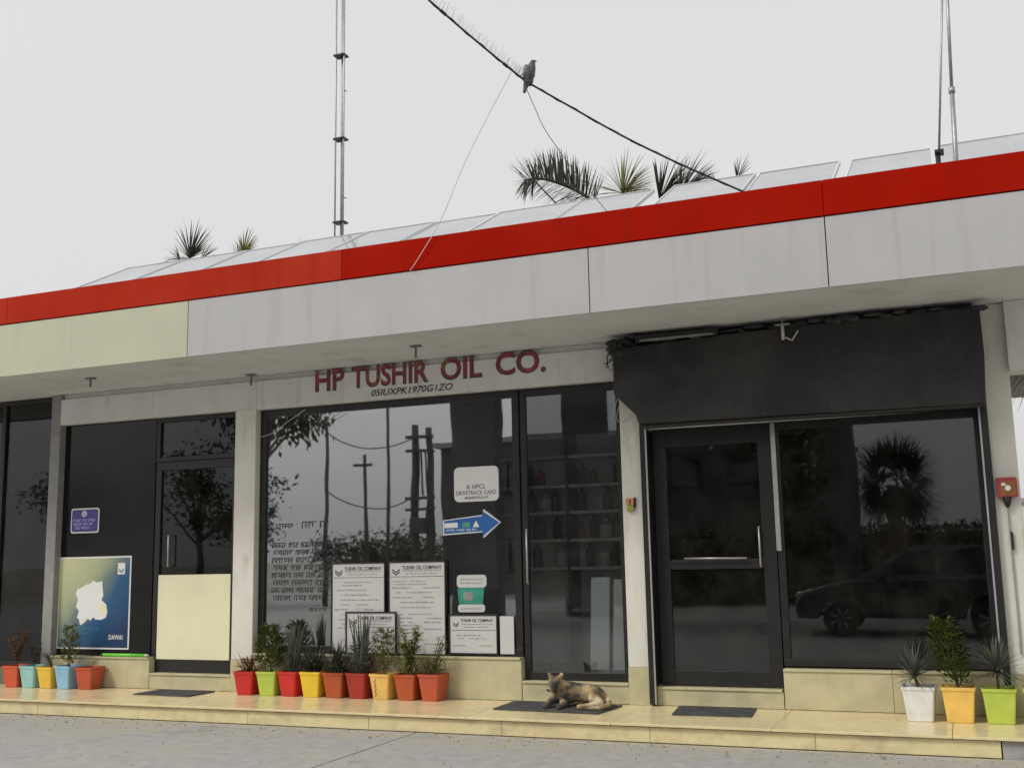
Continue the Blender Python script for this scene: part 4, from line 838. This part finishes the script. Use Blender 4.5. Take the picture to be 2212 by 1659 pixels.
# ================================================================== DOG
def dog_mat():
    ma, n, b = nmat('dog_coat'); L = n.links.new
    tc = n.nodes.new('ShaderNodeTexCoord'); nz = n.nodes.new('ShaderNodeTexNoise'); nz.inputs['Scale'].default_value = 6.5; nz.inputs['Detail'].default_value = 3; L(tc.outputs['Object'], nz.inputs[0])
    rp = n.nodes.new('ShaderNodeValToRGB'); e = rp.color_ramp.elements; e[0].position = 0.36; e[0].color = (0.035,0.032,0.03,1); e[1].position = 0.66; e[1].color = (0.66,0.56,0.38,1)
    for p, c in ((0.43,(0.10,0.09,0.075,1)),(0.49,(0.26,0.19,0.10,1)),(0.56,(0.40,0.29,0.15,1))): q_ = e.new(p); q_.color = c
    f2 = n.nodes.new('ShaderNodeTexNoise'); f2.inputs['Scale'].default_value = 90; f2.inputs['Detail'].default_value = 2; L(tc.outputs['Object'], f2.inputs[0])
    ad = n.nodes.new('ShaderNodeMath'); ad.operation = 'MULTIPLY_ADD'; ad.inputs[1].default_value = 0.12; L(f2.outputs[0], ad.inputs[0]); L(nz.outputs[0], ad.inputs[2])
    sb_ = n.nodes.new('ShaderNodeMath'); sb_.operation = 'SUBTRACT'; sb_.inputs[1].default_value = 0.06; L(ad.outputs[0], sb_.inputs[0]); L(sb_.outputs[0], rp.inputs[0])
    L(rp.outputs[0], b.inputs['Base Color']); b.inputs['Roughness'].default_value = 0.85
    bp = n.nodes.new('ShaderNodeBump'); bp.inputs['Strength'].default_value = 0.6; bp.inputs['Distance'].default_value = 0.01; L(f2.outputs[0], bp.inputs['Height']); L(bp.outputs[0], b.inputs['Normal']); return ma
M_dog = dog_mat(); M_nose = mat('dog_nose', (0.01,0.01,0.01), 0.35, 0.1); M_eye = mat('dog_eye', (0.012,0.008,0.006), 0.1, 0.1)
dg_ = thing('dog', 'tan and grey dog lying curled on the wide dark mat, head up at the left', 'dog', (-3.2, 9.2, PZ))
zb = PZ+0.012
V_ = [(-3.02,9.24,zb+0.095),(-3.14,9.28,zb+0.105),(-3.27,9.25,zb+0.115),(-3.36,9.20,zb+0.135),(-3.385,9.155,zb+0.178),(-3.385,9.12,zb+0.208),(-3.392,9.075,zb+0.192),(-3.40,9.025,zb+0.163),(-3.403,9.0,zb+0.153),   # 0-8 spine to nose
      (-3.42,9.15,zb+0.06),(-3.43,9.04,zb+0.03),(-3.44,8.97,zb+0.02),        # 9-11 near foreleg
      (-3.32,9.14,zb+0.055),(-3.30,9.04,zb+0.03),(-3.31,8.965,zb+0.02),      # 12-14 other foreleg
      (-3.06,9.13,zb+0.085),(-2.96,9.10,zb+0.05),(-3.06,9.02,zb+0.03),(-3.15,8.985,zb+0.022),   # 15-18 hind leg: knee up front, hock, paw
      (-2.94,9.23,zb+0.06),(-2.905,9.12,zb+0.03),(-2.96,9.0,zb+0.022),(-3.06,8.95,zb+0.018),    # 19-22 tail
      (-3.425,9.135,zb+0.247),(-3.447,9.125,zb+0.288),(-3.345,9.135,zb+0.247),(-3.323,9.125,zb+0.288)]  # ears
E_ = [(0,1),(1,2),(2,3),(3,4),(4,5),(5,6),(6,7),(7,8),(3,9),(9,10),(10,11),(3,12),(12,13),(13,14),(0,15),(15,16),(16,17),(17,18),(0,19),(19,20),(20,21),(21,22),(5,23),(23,24),(5,25),(25,26)]
R_ = [0.088,0.088,0.092,0.085,0.062,0.056,0.044,0.028,0.018, 0.036,0.024,0.023, 0.034,0.024,0.023, 0.062,0.034,0.026,0.024, 0.026,0.02,0.017,0.01, 0.02,0.011,0.02,0.011]
db = skin_build('dog_body', M_dog, V_, E_, R_, dg_, sub=2, root=1)
fur = MB(); ps_ = [(p.center.copy(), p.normal.copy(), p.area) for p in db.data.polygons]; o_ = ORG[dg_.name]
for c_, n_, ar in ps_:
    for k in range(max(1, min(14, int(ar*26000)))):
        j = n_.orthogonal().normalized(); j = Matrix.Rotation(random.uniform(0,6.283), 3, n_) @ j; p_ = c_+o_+j*math.sqrt(ar)*random.uniform(0,0.75)
        d_ = (n_*0.45+Vector((0.8,0.25,-0.35))+Vector((random.uniform(-.35,.35),random.uniform(-.35,.35),random.uniform(-.35,.35)))).normalized(); s_ = d_.cross(n_).normalized() if d_.cross(n_).length > 1e-4 else j
        l_ = random.uniform(0.010,0.020); fur.add([p_-n_*0.002-s_*0.0013, p_-n_*0.002+s_*0.0013, p_+d_*l_], [(0,1,2)])
fur.build('fur', M_dog, dg_)
MB().ball((-3.404,8.985,zb+0.158), 0.012, 0.009, 0.010).build('nose', M_nose, dg_, smooth=True)
for s in (-1, 1): MB().ball((-3.39+s*0.024,9.072,zb+0.218), 0.0065).build('eye', M_eye, dg_, smooth=True)

# ================================================================== INSIDE
sh = thing('shelf_rack', 'rack of shelves stocked with bottles seen through the doorway', 'shelf', (-3.9, 11.0, 0.315))
for zz_ in (0.9, 1.33, 1.62, 1.91, 2.19, 2.5): MB().box(-4.62, -3.12, 10.90, 11.2, zz_-0.03, zz_).build('shelf_board', M_wood, sh)
for x in (-4.64, -3.85, -3.10): MB().box(x-0.015, x+0.015, 10.89, 11.21, 0.316, 2.75).build('upright', M_frame, sh)
MB().box(-4.62, -3.12, 11.211, 11.22, 0.32, 2.75).build('back_panel', M_inw, sh)
bt_m = [mat('bottle_a', (0.05,0.05,0.06), 0.4, 0.2), mat('bottle_b', (0.45,0.43,0.4), 0.4, 0.2), mat('bottle_c', (0.22,0.06,0.04), 0.4, 0.2)]
btm = []
for k, (wd_, ht) in enumerate(((0.05,0.24),(0.07,0.20),(0.045,0.17))):
    b = MB(); b.tube([(0,0,0),(0,0,0.01),(0,0,ht*0.7),(0,0,ht*0.85),(0,0,ht*0.9),(0,0,ht)], [wd_*0.9,wd_,wd_,wd_*0.4,wd_*0.35,wd_*0.35], 10); btm.append(b.mesh('oil_bottle', bt_m[k], smooth=False))
for zz_, lv_ in ((1.33,'lowest'),(1.62,'second'),(1.91,'third'),(2.19,'fourth')):
    x = -4.55
    while x < -3.18:
        k = random.choice((0,0,1,2))
        if abs(x+3.85) > 0.08 and random.random() < 0.8:
            o = bpy.data.objects.new('oil_bottle', btm[k]); col.objects.link(o); o.location = (x, 11.0+random.uniform(-0.03,0.05), zz_+0.001)
            tag(o, ('tall black bottle','stout pale bottle','short reddish bottle')[k]+' on the %s stocked shelf behind the doorway' % lv_, 'bottle', 'bottles on the shelves')
        x += random.uniform(0.11, 0.17)
t = thing('counter', 'dark counter inside the middle room', 'counter', (-5.4, 11.2, 0.315)); box('top', M_frame, t, -6.3, -4.75, 10.9, 11.5, 1.05, 1.09); box('front', M_tarp, t, -6.28, -4.78, 10.95, 10.98, 0.316, 1.049); box('side', M_tarp, t, -4.81, -4.78, 10.981, 11.48, 0.316, 1.049)
for lab, x0, x1, y, z1 in (('pale board leaning inside the doorway, the wider of two',-3.27,-3.09,9.82,1.24),('pale board leaning inside the doorway, the narrower by the pillar',-3.045,-2.915,9.80,1.22)):
    t = thing('leaning_board', lab, 'board', ((x0+x1)/2, y, 0.315)); MB().prism([(y-0.08,0.317),(y-0.06,0.317),(y+0.06,z1),(y+0.04,z1)], 0, x0, x1).build('panel', M_white, t); MB().prism([(y-0.084,0.40),(y-0.0665,0.40),(y-0.066,0.412),(y-0.083,0.412)], 0, x0, x1).build('edge_band', M_wireg, t)

# ================================================================== WHAT STANDS OPPOSITE (seen in the glass)
M_bld = mat('far_wall', (0.10,0.095,0.09), 0.9, 0.1, 1); M_canopy = mat('canopy_sheet', (0.16,0.16,0.16), 0.7, 0.06, 1); M_colm = mat('canopy_column', (0.07,0.07,0.075), 0.5, 0.1, 2); M_pole = mat('pole_concrete', (0.09,0.09,0.088), 0.8, 0.15)
def far_building(label, x0, x1, y0, y1, h, rows, cols):
    t = thing('far_building', label, 'building', ((x0+x1)/2, y0, 0)); box('wall', M_bld, t, x0, x1, y1, y0, -0.06, h); box('roof', M_cement, t, x0-0.2, x1+0.2, y1-0.2, y0+0.25, h+0.001, h+0.2)
    for i in range(cols):
        for j in range(rows):
            cxw = x0+(x1-x0)*(i+0.5)/cols; zw = 0.9+j*2.9; f = MB().box(cxw-0.6, cxw+0.6, y0+0.001, y0+0.06, zw, zw+1.3).build('window', M_frame, t); MB().box(cxw-0.52, cxw+0.52, y0+0.061, y0+0.066, zw+0.08, zw+1.22).build('pane', G_right, f)
far_building('dark low block opposite, mirrored in the middle window', -19.2, -10.6, -20, -26, 5.85, 2, 4)
far_building('tall dark block opposite, mirrored in the glass door', -10.4, -4.1, -20.5, -27, 9.2, 3, 3)
cn = thing('fuel_canopy', 'flat dark canopy on columns opposite, mirrored in the glass', 'canopy', (-5, -9, 0))
box('roof', M_canopy, cn, -12.4, 4.5, -8.3, -5.4, 5.85, 6.5); box('fascia', M_red, cn, -12.45, 4.55, -5.399, -5.33, 5.82, 6.6)
for x0, x1 in ((-12.05,-10.85),(-9.0,-8.0),(-2.72,-2.15)): box('column', M_colm, cn, x0, x1, -6.6, -6.0, 0.001, 5.849)
def upole(label, pos, h, arms=(), r=0.13):
    t = thing('utility_pole', label, 'utility pole', (pos[0], pos[1], 0)); 
    MB().tube([(pos[0],pos[1],-0.06),(pos[0],pos[1],h)], [r,r*0.7], 8).build('shaft', M_pole, t, smooth=True)
    for z, w_ in arms: MB().box(pos[0]-w_, pos[0]+w_, pos[1]+0.12, pos[1]+0.2, z-0.06, z+0.06).build('crossarm', M_pole, t)
    return t
a, b = MIR(897,920,-14), MIR(928,925,-14)
hp = thing('transformer_pole', 'twin-post pole with cross arms, mirrored in the middle window', 'utility pole', (a.x, -14, 0))
for q_ in (a, b): MB().tube([(q_.x,-14,-0.06),(q_.x,-14,q_.z)], [0.16,0.12], 8).build('post', M_pole, hp, smooth=True)
for yy in (945, 975, 1075, 1100, 1235):
    z = MIR(910,yy,-14).z; MB().box(a.x-0.25, b.x+0.25, -13.86, -13.76, z-0.05, z+0.05).build('crossarm', M_pole, hp)
for s in (0.2, 0.5, 0.8):
    x = a.x+(b.x-a.x)*s; MB().tube([(x,-13.8,MIR(910,975,-14).z),(x+0.05,-13.75,MIR(910,1010,-14).z),(x+0.12,-13.75,MIR(910,1070,-14).z)], 0.03, 6).build('jumper', M_wire, hp)
z = MIR(910,1120,-14).z; MB().box(a.x+0.05, b.x-0.05, -13.9, -13.5, z-0.5, z).build('transformer', M_pole, hp, bevel=0.03)
for px, Y_, lab in ((707,-12,'tall thin pole, mirrored left in the middle window'),(838,-22,'very tall thin far pole, mirrored in the middle window'),(790,-25,'shorter pole, mirrored left of the twin-post pole')):
    q_ = MIR(px, {707:900,838:840,790:982}[px], Y_); upole(lab, (q_.x, Y_), q_.z, ((q_.z-0.5,0.5),) if px == 790 else (), {707:0.09,838:0.09,790:0.12}[px])
wa, wb = MIR(707,1060,-12), MIR(897,1070,-14)
for k, dz in enumerate((0, 2.0)):
    wire('span_wire', curve_pts(wa+Vector((0,0,dz)), wb+Vector((0,0,dz)), 0.5, 10), 0.022, M_wire, ('sagging wire between the poles opposite, lower one', 'sagging wire between the poles opposite, upper one')[k], 2)
def tree(label, x, y, h, rad, n, leaf=0.28, trunk=0.35, name='tree', hang=0.0):
    t = thing(name, label, 'tree', (x, y, 0), 'trees opposite the shop'); st = MB(); lf = MB(); hb = h*trunk
    st.tube([(x,y,-0.06),(x+0.1,y,hb*0.6),(x,y,hb),(x+0.05,y,h*0.75)], [0.22,0.17,0.14,0.05], 8)
    cl_ = []
    for i in range(14):
        a = random.uniform(0,6.283); r_ = rad*random.uniform(0.3,0.9); c = Vector((x+math.cos(a)*r_, y+math.sin(a)*r_, hb+(h-hb)*random.uniform(0.15,0.92))); cl_.append(c); st.tube([(x,y,hb*random.uniform(0.8,1.1)), c.lerp(Vector((x,y,hb)),0.4), c], [0.07,0.05,0.02], 5)
    for i in range(n):
        c = random.choice(cl_); v = Vector((random.gauss(0,1),random.gauss(0,1),random.gauss(0,0.8)))*rad*0.22; lf.leaf(c+v, Vector((random.uniform(-1,1),random.uniform(-1,1),random.uniform(-1,0.4)-hang)), Vector((random.uniform(-1,1),random.uniform(-1,1),1)), leaf*random.uniform(0.6,1.3), leaf*0.5)
    st.build('trunk', M_bark, t, smooth=True); lf.build('crown', L_tree, t); return t
q_ = MIR(560,1190,-16); tree('tall drooping tree opposite, mirrored at the left of the middle window', q_.x, -16, 9.5, 2.3, 3000, 0.3, 0.55, hang=1.0)
for k, (px, Y_, h, rd_) in enumerate(((520,-30,6.0,2.0),(760,-42,2.5,2.4),(835,-42,2.8,2.4),(900,-44,2.4,2.4),(150,-30,7,2.5),(430,-26,7.5,2.2),(1715,-14,5.5,1.5))):
    q_ = MIR(px,1190,Y_); tree(('green tree opposite, mirrored beside the middle window pillar','low far tree opposite, left of three in the middle window','low far tree opposite, middle one of three','low far tree opposite, right of three below the poles','green tree opposite, mirrored in the dark left panel','green tree opposite, mirrored in the left door','dark tree opposite, mirrored left in the right window')[k], q_.x, Y_, h, rd_, 1300, 0.34)
t9 = MIR(1930,1050,-8); pt = thing('dome_palm', 'round bushy palm opposite, mirrored in the right window', 'palm tree', (t9.x, -8, 0))
MB().tube([(t9.x,-8,-0.0),(t9.x,-8,t9.z)], [0.2,0.16], 10).build('trunk', M_bark, pt, smooth=True)
cr = MB()
for i in range(90):
    a = random.uniform(0,6.283); e = math.asin(random.uniform(-0.75,1)); d = Vector((math.cos(a)*math.cos(e), math.sin(a)*math.cos(e), math.sin(e))); fan_leaf(cr, t9+d*0.55, d, 0.9, 14, 60, 0.5, 0.05)
cr.build('crown', L_palm, pt)
# the car beside which the photo was taken
M_car = mat('dark_car_paint', (0.035,0.037,0.042), 0.25, 0.1, 3, coat=1.0); M_tyre = mat('tyre', (0.015,0.015,0.015), 0.85, 0.1); M_rim = mat('rim', (0.30,0.30,0.31), 0.35, 0.1, metal=0.6); M_lamp = mat('lamp_glass', (0.5,0.5,0.5), 0.1, 0.05)
car = thing('parked_car', 'dark hatchback mirrored low in the right window', 'car', (-0.9, -0.95, 0))
FXc = -2.75                     # front bumper; the car points to the left
lower = [(FXc,0.30),(FXc-0.02,0.55),(FXc+0.10,0.74),(FXc+0.55,0.88),(FXc+1.05,0.96),(FXc+2.9,1.0),(FXc+3.65,0.98),(FXc+3.75,0.6),(FXc+3.70,0.28)]
arch = lambda cx: [(cx+0.36*math.cos(R(a)), 0.30+0.36*math.sin(R(a))) for a in range(0, 181, 20)]
body = [lower[-1]]+[(p[0], max(p[1], 0.22)) for p in arch(FXc+3.05)]+[(p[0], max(p[1], 0.22)) for p in arch(FXc+0.72)]+lower[:-1]
mbc = MB(); mbc.prism(body, 1, -1.75, -0.12); mbc.build('body', M_car, car, bevel=0.05)
roofp = [(FXc+1.0,0.965),(FXc+1.75,1.44),(FXc+2.1,1.50),(FXc+3.0,1.49),(FXc+3.45,1.30),(FXc+3.62,0.99)]
def inset(y, s): return [(p[0], y, p[1]) for p in roofp]
n = len(roofp); cab = MB(); A_ = [(p[0], -1.66+0.16*(p[1]-0.97)/0.5, p[1]) for p in roofp]; B_ = [(p[0], -0.21-0.16*(p[1]-0.97)/0.5, p[1]) for p in roofp]
cab.add(A_+B_, [tuple(range(n)), tuple(range(n, 2*n))[::-1]]+[(i, n+i, n+i+1, i+1) for i in range(n-1)]); cab.build('cabin', M_car, car)
for x0, x1, x2, x3 in ((1.28,1.82,2.25,2.25),(2.33,2.33,2.98,3.30)):
    w_ = MB(); pts = [(FXc+x0,1.02),(FXc+x1,1.40),(FXc+x2,1.43),(FXc+x3,1.02)]
    w_.add([(p[0], -0.2-0.16*(p[1]-0.97)/0.5, p[1]) for p in pts], [(0,1,2,3)]); w_.build('side_window', M_dark, car)
for x in (FXc+0.72, FXc+3.05):
    for yy, s in ((-0.12,1), (-1.75,-1)):
        wr = MB(); wr.tube([(x,yy-0.2*s,0.30),(x,yy-0.19*s,0.30),(x,yy-0.02*s,0.30),(x,yy-0.0*s,0.30)], [0.28,0.30,0.30,0.275], 24); wo = wr.build('wheel', M_tyre, car, smooth=False)
        rm = MB(); rm.tube([(x,yy+0.001*s,0.30),(x,yy+0.008*s,0.30)], [0.05,0.05], 10)
        for k in range(7):
            a = 2*math.pi*k/7; rm.obox((x+0.11*math.cos(a), yy+0.004*s, 0.30+0.11*math.sin(a)), Vector((math.cos(a),0,math.sin(a))), Vector((0,1,0)), Vector((-math.sin(a),0,math.cos(a))), 0.085, 0.004, 0.02)
        rm.build('rim', M_rim, wo)
for yy in (-0.35, -1.5): MB().ball((FXc+0.08,yy,0.70), 0.1, 0.16, 0.07, 12, 6).build('headlight', M_lamp, car, smooth=True)
MB().box(FXc+1.32, FXc+1.52, -0.16, -0.03, 0.99, 1.10).build('wing_mirror', M_car, car, bevel=0.02)

# clipped hedge behind the car
hg = thing('hedge', 'dark clipped hedge opposite, mirrored behind the car in the right window', 'hedge', (-3, -11, 0))
hm = MB(); core = MB(); core.box(-9.5, 4, -12.4, -11.4, 0, 1.85)
for i in range(5200):
    x = random.uniform(-9.6, 4.1); y_ = random.choice((-11.4, -11.4, random.uniform(-12.4,-11.4))); z = random.uniform(0.05, 2.0) if y_ == -11.4 else 1.9
    hm.leaf((x+random.gauss(0,.05), y_+random.gauss(0,.08), z+random.gauss(0,.08)), (random.uniform(-1,1),random.uniform(-0.3,1),random.uniform(-0.5,1)), (random.uniform(-1,1),1,1), random.uniform(0.1,0.22), 0.09)
hm.build('foliage', L_tree, hg); core.build('twigs', M_bark, hg)

# grit, dry leaves and scraps along the step
gt = MB(); rg = random.Random(21)
for i in range(420):
    x = rg.uniform(-10.5, 1.5); y_ = YK-0.02-abs(rg.gauss(0, 0.22)) if i % 3 else rg.uniform(6.6, 8.4); r_ = rg.uniform(0.003, 0.009)
    gt.ball((x, y_, r_*0.6), r_, r_*rg.uniform(0.7,1.2), r_*0.7, 5, 3)
tag(gt.build('grit', M_cement, origin=(-4, 8.3, 0)), 'scattered grit and small stones on the concrete along the step', 'grit', kind='stuff')
dl = MB()
for i in range(46):
    x = rg.uniform(-10, 1.2); y_ = YK-0.03-abs(rg.gauss(0, 0.3)); a = rg.uniform(0, 6.283)
    dl.leaf((x, y_, 0.006), (math.cos(a), math.sin(a), 0.12), (0, 0, 1), rg.uniform(0.025,0.05), 0.02)
for i in range(10):
    x = rg.uniform(-8.5, 0); y_ = rg.uniform(8.55, 9.25); a = rg.uniform(0, 6.283); dl.leaf((x, y_, PZ+0.005), (math.cos(a), math.sin(a), 0.12), (0, 0, 1), rg.uniform(0.02,0.04), 0.016)
tag(dl.build('dry_leaves', L_red, origin=(-4, 8.3, 0)), 'dry fallen leaves scattered along the foot of the step', 'leaves', kind='stuff')
